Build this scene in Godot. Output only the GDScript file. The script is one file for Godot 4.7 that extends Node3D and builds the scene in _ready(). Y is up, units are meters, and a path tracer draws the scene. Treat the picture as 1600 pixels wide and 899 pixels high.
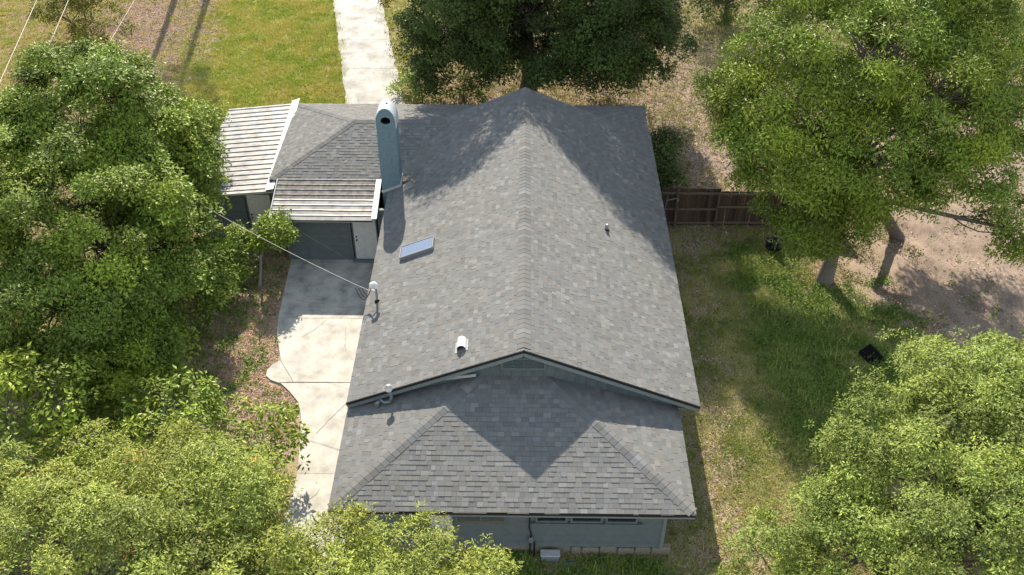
extends Node3D

var rng := RandomNumberGenerator.new()
var nz := FastNoiseLite.new()
var nz2 := FastNoiseLite.new()
var M := {}
var taken := {}

# ---------------------------------------------------------------- mesh builder
class MB:
	var v := PackedVector3Array()
	var n := PackedVector3Array()
	var c := PackedColorArray()
	func tri(a: Vector3, b: Vector3, d: Vector3, col := Color(1, 1, 1)) -> void:
		var nn := (b - a).cross(d - a).normalized()
		v.append(a); v.append(d); v.append(b)
		n.append(nn); n.append(nn); n.append(nn)
		c.append(col); c.append(col); c.append(col)
	func quad(a: Vector3, b: Vector3, d: Vector3, e: Vector3, col := Color(1, 1, 1)) -> void:
		tri(a, b, d, col); tri(a, d, e, col)
	func tri_n(a: Vector3, b: Vector3, d: Vector3, na: Vector3, nb: Vector3, nd: Vector3, col := Color(1, 1, 1)) -> void:
		v.append(a); v.append(d); v.append(b)
		n.append(na); n.append(nd); n.append(nb)
		c.append(col); c.append(col); c.append(col)
	func box(o: Vector3, s: Vector3, b := Basis(), col := Color(1, 1, 1)) -> void:
		var h := s * 0.5
		var p: Array[Vector3] = []
		for k in 8:
			p.append(o + b * Vector3(h.x if k & 1 else -h.x, h.y if k & 2 else -h.y, h.z if k & 4 else -h.z))
		quad(p[4], p[5], p[7], p[6], col); quad(p[1], p[0], p[2], p[3], col)
		quad(p[5], p[1], p[3], p[7], col); quad(p[0], p[4], p[6], p[2], col)
		quad(p[6], p[7], p[3], p[2], col); quad(p[0], p[1], p[5], p[4], col)
	# a box with chamfered edges
	func cbox(o: Vector3, s: Vector3, ch := 0.01, b := Basis(), col := Color(1, 1, 1)) -> void:
		var h := s * 0.5
		var ax := [Vector3.RIGHT, Vector3.UP, Vector3.BACK]
		for a in 3:
			for sg in [-1.0, 1.0]:
				var w: Vector3 = ax[a]; var u: Vector3 = ax[(a + 1) % 3]; var t: Vector3 = ax[(a + 2) % 3]
				var hw := h[a]; var hu := h[(a + 1) % 3]; var ht := h[(a + 2) % 3]
				var f: Array[Vector3] = []
				for q in [[-1, -1], [1, -1], [1, 1], [-1, 1]]:
					f.append(o + b * (w * hw * sg + u * q[0] * (hu - ch) + t * q[1] * (ht - ch)))
				if sg > 0: quad(f[0], f[1], f[2], f[3], col)
				else: quad(f[3], f[2], f[1], f[0], col)
			for i1 in 2:
				for i2 in 2:
					var s1 := i1 * 2.0 - 1.0; var s2 := i2 * 2.0 - 1.0
					var w2: Vector3 = ax[a]; var u2: Vector3 = ax[(a + 1) % 3]; var t2: Vector3 = ax[(a + 2) % 3]
					var hl := h[a] - ch; var hu2 := h[(a + 1) % 3]; var ht2 := h[(a + 2) % 3]
					var e1 := u2 * s1 * hu2 + t2 * s2 * (ht2 - ch)
					var e2 := u2 * s1 * (hu2 - ch) + t2 * s2 * ht2
					var A := o + b * (e1 - w2 * hl); var B := o + b * (e1 + w2 * hl)
					var C := o + b * (e2 + w2 * hl); var D := o + b * (e2 - w2 * hl)
					_chq(A, B, C, D, b * (u2 * s1 + t2 * s2), col)
	func _chq(a: Vector3, b: Vector3, d: Vector3, e: Vector3, outw: Vector3, col: Color) -> void:
		if (b - a).cross(d - a).dot(outw) > 0: quad(a, b, d, e, col)
		else: quad(e, d, b, a, col)
	func tube(pts: Array, rad: Array, sides := 8, col := Color(1, 1, 1), cap := true) -> void:
		var rings: Array = []
		var nrm: Array = []
		var m := pts.size()
		var side := Vector3.ZERO
		for i in m:
			var d: Vector3 = (pts[mini(i + 1, m - 1)] - pts[maxi(i - 1, 0)]).normalized()
			if side == Vector3.ZERO:
				side = d.cross(Vector3.UP if absf(d.y) < 0.9 else Vector3.RIGHT).normalized()
			side = (side - d * side.dot(d)).normalized()
			var up := d.cross(side)
			var r := PackedVector3Array(); var q := PackedVector3Array()
			for k in sides:
				var a := TAU * k / sides
				var o := side * cos(a) + up * sin(a)
				q.append(o); r.append(pts[i] + o * rad[i])
			rings.append(r); nrm.append(q)
		for i in m - 1:
			for k in sides:
				var k2 := (k + 1) % sides
				tri_n(rings[i][k], rings[i][k2], rings[i + 1][k2], nrm[i][k], nrm[i][k2], nrm[i + 1][k2], col)
				tri_n(rings[i][k], rings[i + 1][k2], rings[i + 1][k], nrm[i][k], nrm[i + 1][k2], nrm[i + 1][k], col)
		if cap:
			for k in range(1, sides - 1):
				tri(rings[0][0], rings[0][k + 1], rings[0][k], col)
				tri(rings[m - 1][0], rings[m - 1][k], rings[m - 1][k + 1], col)
	# a flat polygon (x,z) given anticlockwise seen from above, from y0 up to y1
	func slab(poly: Array, y0: float, y1: float, col := Color(1, 1, 1)) -> void:
		var p2 := PackedVector2Array()
		for q in poly: p2.append(Vector2(q[0], q[1]))
		var ids := Geometry2D.triangulate_polygon(p2)
		for i in range(0, ids.size(), 3):
			var a := p2[ids[i]]; var b := p2[ids[i + 1]]; var d := p2[ids[i + 2]]
			var A := Vector3(a.x, y1, a.y); var B := Vector3(b.x, y1, b.y); var D := Vector3(d.x, y1, d.y)
			if (B - A).cross(D - A).y > 0: tri(A, B, D, col)
			else: tri(A, D, B, col)
		var m := p2.size()
		var cw := Geometry2D.is_polygon_clockwise(p2)
		for i in m:
			var a := p2[i]; var b := p2[(i + 1) % m]
			if not cw: var t := a; a = b; b = t
			quad(Vector3(a.x, y0, a.y), Vector3(b.x, y0, b.y), Vector3(b.x, y1, b.y), Vector3(a.x, y1, a.y), col)
	# a closed prism: a convex planar outline (anticlockwise from outside) pushed back along -d
	func prism(poly: Array, d: Vector3, col := Color(1, 1, 1)) -> void:
		var m := poly.size()
		for k in range(1, m - 1):
			tri(poly[0], poly[k], poly[k + 1], col)
			tri(poly[0] - d, poly[k + 1] - d, poly[k] - d, col)
		for k in m:
			var a: Vector3 = poly[k]; var b: Vector3 = poly[(k + 1) % m]
			quad(a - d, b - d, b, a, col)
	func mesh(m: Material) -> ArrayMesh:
		var arr := []
		arr.resize(Mesh.ARRAY_MAX)
		arr[Mesh.ARRAY_VERTEX] = v; arr[Mesh.ARRAY_NORMAL] = n; arr[Mesh.ARRAY_COLOR] = c
		var am := ArrayMesh.new()
		am.add_surface_from_arrays(Mesh.PRIMITIVE_TRIANGLES, arr)
		am.surface_set_material(0, m)
		return am

# ---------------------------------------------------------------- scene helpers
func numbered(called: String) -> String:
	if not taken.has(called):
		taken[called] = 0
		return called
	taken[called] += 1
	return "%s_%03d" % [called, taken[called]]

func tag(o: Node, label: String, category: String, group := "") -> void:
	o.set_meta("label", label); o.set_meta("category", category)
	if group != "": o.set_meta("group", group)

func thing(called: String, label: String, category: String, where := Vector3.ZERO, group := "") -> Node3D:
	var o := Node3D.new()
	o.name = numbered(called); add_child(o); o.position = where
	tag(o, label, category, group)
	return o

func put(called: String, mb: MB, m: Material, parent: Node, shift := Vector3.ZERO) -> MeshInstance3D:
	var o := MeshInstance3D.new()
	o.name = called if parent != self else numbered(called)
	if shift != Vector3.ZERO:
		for i in mb.v.size(): mb.v[i] -= shift
	o.mesh = mb.mesh(m)
	parent.add_child(o, true)
	o.position = shift
	return o

func structure(called: String, mb: MB, m: Material) -> MeshInstance3D:
	var o := put(called, mb, m, self)
	o.set_meta("kind", "structure")
	return o

func lin(r: float, g: float, b: float) -> Color:
	return Color(r, g, b).linear_to_srgb()

func tex(freq: float, lo: Color, hi: Color, oct := 4, size := 256, sd := 1, power := 1.0, kind := FastNoiseLite.TYPE_SIMPLEX_SMOOTH) -> ImageTexture:
	var f := FastNoiseLite.new()
	f.seed = sd; f.noise_type = kind; f.frequency = freq
	f.fractal_octaves = oct; f.fractal_gain = 0.6
	var g := f.get_seamless_image(size, size)
	g.convert(Image.FORMAT_L8)
	var src := g.get_data()
	var out := PackedByteArray(); out.resize(size * size * 3)
	var lut: Array = []
	for i in 256:
		var t := pow(i / 255.0, power)
		var q := lo.lerp(hi, t).linear_to_srgb()
		lut.append([int(clampf(q.r, 0, 1) * 255), int(clampf(q.g, 0, 1) * 255), int(clampf(q.b, 0, 1) * 255)])
	for i in size * size:
		var l: Array = lut[src[i]]
		out[i * 3] = l[0]; out[i * 3 + 1] = l[1]; out[i * 3 + 2] = l[2]
	var im := Image.create_from_data(size, size, false, Image.FORMAT_RGB8, out)
	im.generate_mipmaps()
	return ImageTexture.create_from_image(im)

# lo and hi are linear; the texture tiles every `tile` metres
func mat(lo: Color, hi: Color, rough: float, tile := 1.0, freq := 0.02, oct := 4, power := 1.0, vc := true) -> StandardMaterial3D:
	var m := StandardMaterial3D.new()
	m.albedo_texture = tex(freq, lo, hi, oct, 256, M.size() + 3, power)
	m.uv1_triplanar = true; m.uv1_world_triplanar = true
	m.uv1_scale = Vector3.ONE / tile
	m.roughness = rough
	m.metallic_specular = 0.4
	m.vertex_color_use_as_albedo = vc
	return m

func plain(r: float, g: float, b: float, rough := 0.7, metal := 0.0) -> StandardMaterial3D:
	var m := StandardMaterial3D.new()
	m.albedo_color = lin(r, g, b); m.roughness = rough; m.metallic = metal
	m.vertex_color_use_as_albedo = true
	return m

func leafmat(r: float, g: float, b: float, glow := 0.5, rough := 0.5) -> StandardMaterial3D:
	var m := plain(r, g, b, rough)
	m.backlight_enabled = true
	m.backlight = Color(glow * 0.9, glow, glow * 0.35)
	m.cull_mode = BaseMaterial3D.CULL_DISABLED
	m.metallic_specular = 0.35
	return m

# ---------------------------------------------------------------- setup
func _ready() -> void:
	rng.seed = 20240611
	nz.seed = 5; nz.frequency = 0.35; nz.fractal_octaves = 4
	nz2.seed = 17; nz2.frequency = 1.6; nz2.fractal_octaves = 3
	var cam := Camera3D.new()
	cam.name = "camera"
	cam.position = Vector3(-0.081, 22.965, 19.402)
	cam.rotation = Vector3(-0.6889, 0.0123, 0.0019)
	cam.fov = 32.53
	cam.near = 0.1; cam.far = 2000.0
	add_child(cam); cam.current = true
	var env := Environment.new()
	var sky := Sky.new()
	var sm := ProceduralSkyMaterial.new()
	sm.sky_top_color = Color(0.61, 0.66, 0.72)
	sm.sky_horizon_color = Color(0.87, 0.89, 0.91)
	sm.sky_curve = 0.16
	sm.ground_bottom_color = Color(0.25, 0.24, 0.2)
	sm.ground_horizon_color = Color(0.6, 0.62, 0.62)
	sm.sky_energy_multiplier = 1.0
	sky.sky_material = sm
	env.background_mode = Environment.BG_SKY
	env.sky = sky
	env.tonemap_mode = Environment.TONE_MAPPER_LINEAR
	env.tonemap_exposure = 1.95
	env.sdfgi_enabled = true; env.ssao_enabled = true; env.ssil_enabled = true
	var we := WorldEnvironment.new()
	we.name = "world_environment"
	we.environment = env
	add_child(we)
	var sun := DirectionalLight3D.new()
	sun.name = "sun"
	sun.light_energy = 1.5
	sun.light_color = Color(1.0, 0.95, 0.87)
	sun.light_angular_distance = 0.55
	sun.shadow_enabled = true
	add_child(sun)
	sun.look_at_from_position(Vector3.ZERO, Vector3(0.17, -1.0, 1.28))
	materials()
	print("ground"); ground()
	print("paving"); paving()
	print("house"); house()
	print("fixtures"); roof_fixtures()
	print("fence"); fence()
	print("trees"); trees()
	print("small"); small_things()
	print("cover"); ground_cover()
	print("done")

func materials() -> void:
	M.shingle = mat(Color(0.72, 0.72, 0.74), Color(1.12, 1.1, 1.08), 0.95, 0.35, 0.06, 3)
	M.deck = plain(0.05, 0.05, 0.05, 0.9)
	M.siding = mat(Color(0.125, 0.155, 0.16), Color(0.175, 0.21, 0.215), 0.6, 1.6, 0.02)
	M.trim = mat(Color(0.185, 0.222, 0.236), Color(0.245, 0.283, 0.296), 0.5, 1.2, 0.02)
	M.drip = plain(0.012, 0.013, 0.016, 0.45)
	M.white = mat(Color(0.66, 0.66, 0.65), Color(0.8, 0.8, 0.79), 0.5, 1.4, 0.02)
	M.pale = mat(Color(0.42, 0.44, 0.44), Color(0.54, 0.56, 0.55), 0.55, 1.2, 0.02)
	M.stucco = mat(Color(0.125, 0.2, 0.235), Color(0.19, 0.275, 0.31), 0.85, 1.1, 0.025, 5)
	M.stucco_cap = mat(Color(0.3, 0.37, 0.41), Color(0.66, 0.69, 0.71), 0.9, 0.6, 0.03, 5)
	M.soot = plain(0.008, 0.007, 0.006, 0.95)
	M.metal = mat(Color(0.12, 0.12, 0.123), Color(0.33, 0.33, 0.333), 0.42, 2.2, 0.014, 6, 0.9)
	M.metal.metallic = 0.25
	M.rust = mat(Color(0.11, 0.092, 0.08), Color(0.4, 0.39, 0.38), 0.5, 1.8, 0.016, 5, 0.7)
	M.rust.metallic = 0.15
	M.grime = mat(Color(0.035, 0.03, 0.027), Color(0.25, 0.243, 0.235), 0.6, 1.4, 0.02, 5)
	M.concrete = mat(Color(0.33, 0.315, 0.285), Color(0.6, 0.575, 0.53), 0.92, 3.1, 0.014, 6)
	M.stained = mat(Color(0.2, 0.19, 0.175), Color(0.56, 0.535, 0.49), 0.92, 2.6, 0.012, 6, 0.7)
	M.drive = mat(Color(0.26, 0.25, 0.232), Color(0.56, 0.54, 0.51), 0.95, 4.3, 0.012, 6, 0.8)
	M.plinth = mat(Color(0.16, 0.145, 0.12), Color(0.34, 0.31, 0.26), 0.95, 1.2, 0.03, 5)
	M.stone = mat(Color(0.16, 0.14, 0.105), Color(0.36, 0.32, 0.25), 0.9, 0.7, 0.03, 5)
	M.fencewood = mat(Color(0.055, 0.036, 0.026), Color(0.19, 0.135, 0.1), 0.9, 0.7, 0.03, 5)
	M.railwood = mat(Color(0.12, 0.09, 0.07), Color(0.24, 0.19, 0.155), 0.9, 0.7, 0.03, 5)
	M.postwood = mat(Color(0.1, 0.06, 0.042), Color(0.2, 0.135, 0.1), 0.9, 0.7, 0.03, 5)
	M.bark = mat(Color(0.07, 0.055, 0.042), Color(0.22, 0.185, 0.15), 0.95, 0.8, 0.03, 5)
	M.greybark = mat(Color(0.09, 0.078, 0.062), Color(0.28, 0.25, 0.215), 0.95, 0.6, 0.035, 6)
	M.palebark = mat(Color(0.2, 0.185, 0.16), Color(0.42, 0.39, 0.35), 0.95, 0.8, 0.03, 5)
	M.ground = mat(Color(0.5, 0.48, 0.46), Color(1.3, 1.3, 1.3), 1.0, 1.3, 0.06, 5)
	M.ground.metallic_specular = 0.1
	M.glass = plain(0.02, 0.025, 0.03, 0.06)
	M.sky_reflect_glass = plain(0.075, 0.13, 0.24, 0.04)  # skylight pane: blue sky reflection painted into the base colour
	M.sky_reflect_glass.metallic_specular = 0.9
	M.sky_reflect_glass.clearcoat_enabled = true
	M.galv = plain(0.3, 0.31, 0.32, 0.45, 0.4)
	M.pvc = plain(0.8, 0.8, 0.79, 0.4)
	M.blackplastic = plain(0.012, 0.013, 0.018, 0.28)
	M.darksheet = plain(0.008, 0.008, 0.01, 0.95)
	M.darksheet.metallic_specular = 0.15
	M.cable = plain(0.02, 0.02, 0.022, 0.6)
	M.wire = plain(0.36, 0.36, 0.36, 0.5, 0.2)
	M.bluetarp = plain(0.12, 0.16, 0.2, 0.5)

# ---------------------------------------------------------------- ground
func blob(x: float, z: float, bx: float, bz: float, rx: float, rz: float) -> float:
	var d := ((x - bx) / rx) ** 2 + ((z - bz) / rz) ** 2
	return clampf(1.6 - d * 1.1, 0.0, 1.0)

func seg_d(x: float, z: float, a: Vector2, b: Vector2) -> float:
	var p := Vector2(x, z)
	return p.distance_to(Geometry2D.get_closest_point_to_segment(p, a, b))

# shares of lawn, sand, litter and weeds at a place
func zone(x: float, z: float) -> Vector4:
	var w := nz.get_noise_2d(x, z)
	var wx := x + w * 1.4; var wz := z + nz.get_noise_2d(x + 71, z - 40) * 1.4
	var sand := maxf(blob(wx, wz, 17.6, -9.8, 4.6, 5.4), blob(wx, wz, 16.2, -8.4, 2.0, 3.0))
	sand = maxf(sand, 0.8 * blob(wx, wz, 8.6, -17.6, 1.0, 1.6))
	sand = maxf(sand, 0.75 * blob(wx, wz, -20.8, -30.5, 2.2, 3.4))
	sand = maxf(sand, blob(wx, wz, 20.0, -20.0, 5.0, 6.0))
	var litter := 0.12
	litter = maxf(litter, blob(wx, wz, 7.2, -21.5, 4.6, 9.0))
	litter = maxf(litter, blob(wx, wz, -9.0, -4.5, 2.0, 6.5))
	litter = maxf(litter, blob(wx, wz, -20.0, -26.5, 4.0, 10.0))
	litter = maxf(litter, 0.6 * blob(wx, wz, 5.9, -4.0, 0.8, 10.0))
	litter = maxf(litter, blob(wx, wz, 13.2, -9.0, 2.4, 3.6))
	litter = maxf(litter, 0.6 * blob(wx, wz, 1.0, 3.8, 5.5, 1.2))
	litter = maxf(litter, 0.7 * blob(wx, wz, 0.0, -22.5, 7.0, 3.0))
	litter = clampf(litter * (0.75 + 0.6 * nz2.get_noise_2d(x * 0.6, z * 0.6)), 0, 1)
	var grass := 0.45
	grass = maxf(grass, 1.3 * blob(wx, wz, -12.6, -28.0, 4.8, 10.5))
	grass = maxf(grass, 0.95 * blob(wx, wz, 8.2, -3.5, 3.4, 9.0))
	grass = maxf(grass, 0.7 * blob(wx, wz, 2.0, 4.6, 9.0, 1.3))
	if x < -18.0: grass = minf(grass, 0.4)
	if x > 7.5: grass = maxf(grass, 0.9 * blob(wx, wz, 10.2, -5.6, 2.8, 5.0))
	grass *= 1.0 - sand
	grass *= 1.0 - 0.6 * litter
	var weed := maxf(blob(wx, wz, 9.6, -5.8, 1.7, 3.6), 0.8 * blob(wx, wz, 12.6, -7.2, 1.2, 1.6))
	weed = maxf(weed, 0.7 * blob(wx, wz, 9.2, -10.4, 1.6, 1.2))
	weed = maxf(weed, 0.9 * blob(wx, wz, 10.0, -2.0, 1.6, 2.6))
	weed = maxf(weed, 0.9 * blob(wx, wz, 1.6, 4.3, 3.6, 1.1))
	weed = maxf(weed, 0.35 * blob(wx, wz, -10.2, -4.0, 0.8, 5.0))
	weed = maxf(weed, 0.8 * blob(wx, wz, 11.9, -4.6, 1.0, 0.9))
	return Vector4(clampf(grass, 0, 1), sand, litter, weed)

func tracks(x: float, z: float) -> float:
	# wheel ruts pressed into the sand
	var t := 0.0
	for k in 3:
		var a := Vector2(13.6 + k * 1.5, -12.6 + k * 0.2); var b := Vector2(17.8 + k * 1.2, -5.2 + k * 0.6)
		var d := seg_d(x, z, a, b)
		if d < 0.5:
			var along := Vector2(x, z).distance_to(a)
			t += (0.5 - d) * 2.0 * (0.7 + 0.3 * sign(sin(along * 22.0)))
	return t

func ground_y(x: float, z: float) -> float:
	if x < -32 or x > 32 or z < -44 or z > 10: return 0.0
	var h := 0.02 * nz.get_noise_2d(x * 2.0, z * 2.0) + 0.012 * nz2.get_noise_2d(x * 2.5, z * 2.5)
	return h - 0.012

func ground() -> void:
	var xs: Array = [-600.0, -250.0, -120.0, -70.0, -45.0, -36.0]
	var x := -32.0
	while x <= 32.01: xs.append(x); x += 0.16
	xs.append_array([36.0, 45.0, 70.0, 120.0, 250.0, 600.0])
	var zs: Array = [-700.0, -300.0, -150.0, -90.0, -60.0, -48.0]
	var z := -44.0
	while z <= 10.01: zs.append(z); z += 0.16
	zs.append_array([13.0, 20.0, 40.0, 90.0, 200.0, 500.0])
	var nx := xs.size(); var nzz := zs.size()
	var v := PackedVector3Array(); var nn := PackedVector3Array(); var c := PackedColorArray()
	var idx := PackedInt32Array()
	v.resize(nx * nzz); nn.resize(nx * nzz); c.resize(nx * nzz)
	var soil := Color(0.37, 0.285, 0.225); var dry := Color(0.42, 0.345, 0.22); var green := Color(0.2, 0.215, 0.07)
	var sandc := Color(0.345, 0.275, 0.228); var lit := Color(0.40, 0.30, 0.235)
	for j in nzz:
		for i in nx:
			var px: float = xs[i]; var pz: float = zs[j]
			var q := zone(px, pz)
			var col := soil.lerp(dry, 0.5 + 0.5 * nz2.get_noise_2d(px, pz))
			col = col.lerp(green, q.x * 0.75)
			if px < -5 and pz < -17: col = col.lerp(Color(0.3, 0.3, 0.075), minf(q.x, 1.0) * 0.85)
			col = col.lerp(lit, q.z * 0.75)
			col = col.lerp(sandc * (0.9 + 0.25 * nz.get_noise_2d(px * 3, pz * 3)), q.y)
			if px < -7.0 and pz > -11.0: col = col.lerp(Color(0.46, 0.31, 0.25), q.z * 0.6)
			if px < -17.0: col = col.lerp(Color(0.23, 0.14, 0.09), 0.55)
			var y := ground_y(px, pz)
			if q.y > 0.1 and px > 11:
				y += q.y * (0.02 + 0.17 * nz.get_noise_2d(px * 1.9 - pz * 1.0, pz * 0.5 + px * 0.3)) - 0.11 * q.y * tracks(px, pz)
			c[j * nx + i] = col
			v[j * nx + i] = Vector3(px, y, pz)
	for j in nzz:
		for i in nx:
			var a := v[j * nx + maxi(i - 1, 0)]; var b := v[j * nx + mini(i + 1, nx - 1)]
			var d := v[maxi(j - 1, 0) * nx + i]; var e := v[mini(j + 1, nzz - 1) * nx + i]
			nn[j * nx + i] = (e - d).cross(b - a).normalized()
	for j in nzz - 1:
		for i in nx - 1:
			var o := j * nx + i
			idx.append_array([o, o + 1, o + nx, o + 1, o + nx + 1, o + nx])
	var arr := []
	arr.resize(Mesh.ARRAY_MAX)
	arr[Mesh.ARRAY_VERTEX] = v; arr[Mesh.ARRAY_NORMAL] = nn; arr[Mesh.ARRAY_COLOR] = c; arr[Mesh.ARRAY_INDEX] = idx
	var am := ArrayMesh.new()
	am.add_surface_from_arrays(Mesh.PRIMITIVE_TRIANGLES, arr)
	am.surface_set_material(0, M.ground)
	var o := MeshInstance3D.new()
	o.name = "ground"; o.mesh = am
	o.set_meta("kind", "structure")
	add_child(o)

func inset(poly: Array, d: float) -> Array:
	var p := PackedVector2Array()
	for q in poly: p.append(Vector2(q[0], q[1]))
	var r := Geometry2D.offset_polygon(p, -d)
	var out: Array = []
	for q in r[0]: out.append([q.x, q.y])
	return out

func paving() -> void:
	var p := Node3D.new()
	p.name = "patio"; add_child(p)
	p.set_meta("kind", "structure")
	var slabs := [
		[[-8.82, -10.0], [-4.4, -10.0], [-4.4, -6.64], [-8.65, -6.61]],
		[[-8.65, -6.61], [-4.4, -6.64], [-4.4, -3.46], [-7.52, -3.45], [-8.14, -4.47], [-8.54, -5.84]],
		[[-8.14, -4.47], [-7.52, -3.45], [-8.0, -3.41], [-8.29, -3.53], [-8.48, -3.73], [-8.5, -4.0], [-8.38, -4.25]],
		[[-7.94, -3.4], [-4.4, -3.46], [-4.4, 0.37], [-6.7, 0.37], [-6.85, -0.88], [-7.0, -1.92], [-7.19, -2.53], [-7.56, -3.01]],
		[[-6.7, 0.37], [-4.9, 0.37], [-4.9, 2.9], [-6.74, 2.88], [-6.76, 2.03], [-6.71, 1.21]],
		[[-6.74, 2.88], [-4.9, 2.9], [-4.9, 6.2], [-6.8, 6.2], [-6.8, 4.5]]]
	for s in slabs:
		var mb := MB.new()
		var k := 0.95 + rng.randf() * 0.1
		mb.slab(inset(s, 0.008), -0.08, 0.05 + rng.randf() * 0.006, Color(k, k, k))
		put("concrete_slab", mb, M.stained if s == slabs[0] else M.concrete, p)
	# hairline cracks in the patio
	for c in [[-6.2, -6.2, -6.0, -4.9], [-7.6, -5.6, -6.9, -6.5], [-5.6, -2.6, -6.4, -1.2], [-6.9, -8.9, -5.3, -8.2], [-8.2, -7.6, -6.4, -7.2], [-5.9, 1.0, -6.6, 1.9]]:
		var pts: Array = []
		for i in 9:
			var f := i / 8.0
			pts.append(Vector3(lerpf(c[0], c[2], f) + 0.07 * nz2.get_noise_2d(f * 9.0, c[0] * 7.0), 0.0605, lerpf(c[1], c[3], f) + 0.07 * nz2.get_noise_2d(f * 9.0 + 40.0, c[1] * 7.0)))
		var cm := MB.new()
		for i in 8:
			var a: Vector3 = pts[i]; var b: Vector3 = pts[i + 1]
			var sd := (b - a).cross(Vector3.UP).normalized() * 0.006
			cm._chq(a - sd, b - sd, b + sd, a + sd, Vector3.UP, Color(1, 1, 1))
		put("crack", cm, M.grime, p)
	# driveway: slab by slab
	var d := Node3D.new()
	d.name = "driveway"; add_child(d)
	d.set_meta("kind", "structure")
	var zz := -19.0
	while zz > -52.0:
		var z2 := zz - 3.3
		var l1 := -8.05 + (zz + 20.0) * 0.205; var l2 := -8.05 + (z2 + 20.0) * 0.205
		if zz > -20.1: l1 = -8.05; l2 = -8.5
		var mb := MB.new()
		var k := 0.9 + rng.randf() * 0.1
		var out: Array = []
		for i in 12:
			var f := i / 11.0
			out.append([lerpf(l1, l2, f) + (0.0 if i % 11 == 0 else 0.15 * nz2.get_noise_2d(zz * 3.0 + i * 0.7, 3.0)), lerpf(zz, z2, f)])
		for i in 12:
			var f := 1.0 - i / 11.0
			out.append([lerpf(l1, l2, f) + 2.75 + (0.0 if i % 11 == 0 else 0.15 * nz2.get_noise_2d(zz * 3.0 + f * 8.0, 33.0)), lerpf(zz, z2, f)])
		mb.slab(inset(out, 0.008), -0.08, 0.035, Color(k, k, k))
		put("concrete_slab", mb, M.drive, d)
		zz = z2

# ---------------------------------------------------------------- house
var shingle_left := 300

func tone() -> Color:
	var k := rng.randf()
	var b := 0.2
	if k < 0.07: b = 0.25
	elif k < 0.3: b = 0.217
	elif k < 0.65: b = 0.2
	elif k < 0.92: b = 0.185
	else: b = 0.168
	b *= 0.95 + rng.randf() * 0.1
	var warm := rng.randf_range(-0.03, 0.035)
	b *= 0.9
	return Color(b * (0.975 + warm), b, b * (1.0 - warm * 1.1))

# corners: an outline of the plane; the first two run along the eave. Tabs lie in courses parallel to it.
func shingles(roof: Node3D, corners: Array, singles := false) -> void:
	var O: Vector3 = corners[0]
	var U: Vector3 = (corners[1] - O).normalized()
	var nn := Vector3.ZERO
	for k in range(1, corners.size() - 1): nn += (corners[k] - O).cross(corners[k + 1] - O)
	nn = nn.normalized()
	if nn.y < 0: nn = -nn
	var V := nn.cross(U).normalized()
	if V.y < 0: V = -V
	var poly := PackedVector2Array()
	var vmax := 0.0; var umin := 1e9; var umax := -1e9
	for q in corners:
		var p := Vector2((q - O).dot(U), (q - O).dot(V))
		poly.append(p)
		vmax = maxf(vmax, p.y); umin = minf(umin, p.x); umax = maxf(umax, p.x)
	if Geometry2D.is_polygon_clockwise(poly): poly.reverse()
	var flip := U.cross(V).dot(nn) < 0
	var e := 0.142
	var mb := MB.new()
	var row := 0
	while row * e < vmax:
		var v0 := row * e; var v1 := v0 + e * 1.12
		var u := umin - rng.randf() * 0.2
		var wob := rng.randf_range(-0.006, 0.006)
		while u < umax:
			var w: float = [0.13, 0.16, 0.19, 0.22][rng.randi() % 4]
			var rect := PackedVector2Array([Vector2(u + 0.002, v0 + wob), Vector2(u + w - 0.002, v0 + wob), Vector2(u + w - 0.002, v1), Vector2(u + 0.002, v1)])
			u += w
			var h0 := (0.016 if rng.randf() < 0.5 else 0.007) + rng.randf() * 0.002
			var col := tone()
			for part in Geometry2D.intersect_polygons(rect, poly):
				if Geometry2D.is_polygon_clockwise(part): part.reverse()
				var one := mb
				var alone := singles and shingle_left > 0 and part.size() == 4
				if alone: one = MB.new()
				var top: Array[Vector3] = []; var low: Array[Vector3] = []
				for q in part:
					var b := O + U * q.x + V * q.y
					var h := lerpf(h0, 0.004, clampf((q.y - v0) / (v1 - v0), 0, 1))
					top.append(b + nn * h); low.append(b - nn * 0.004)
				if flip: top.reverse(); low.reverse()
				for k in range(1, top.size() - 1): one.tri(top[0], top[k], top[k + 1], col)
				for k in top.size():
					var k2 := (k + 1) % top.size()
					one.quad(low[k], low[k2], top[k2], top[k], col)
				if alone:
					shingle_left -= 1
					put("shingle", one, M.shingle, roof)
		row += 1
	var o := put("shingles", mb, M.shingle, roof)
	o.set_meta("kind", "stuff")

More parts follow.
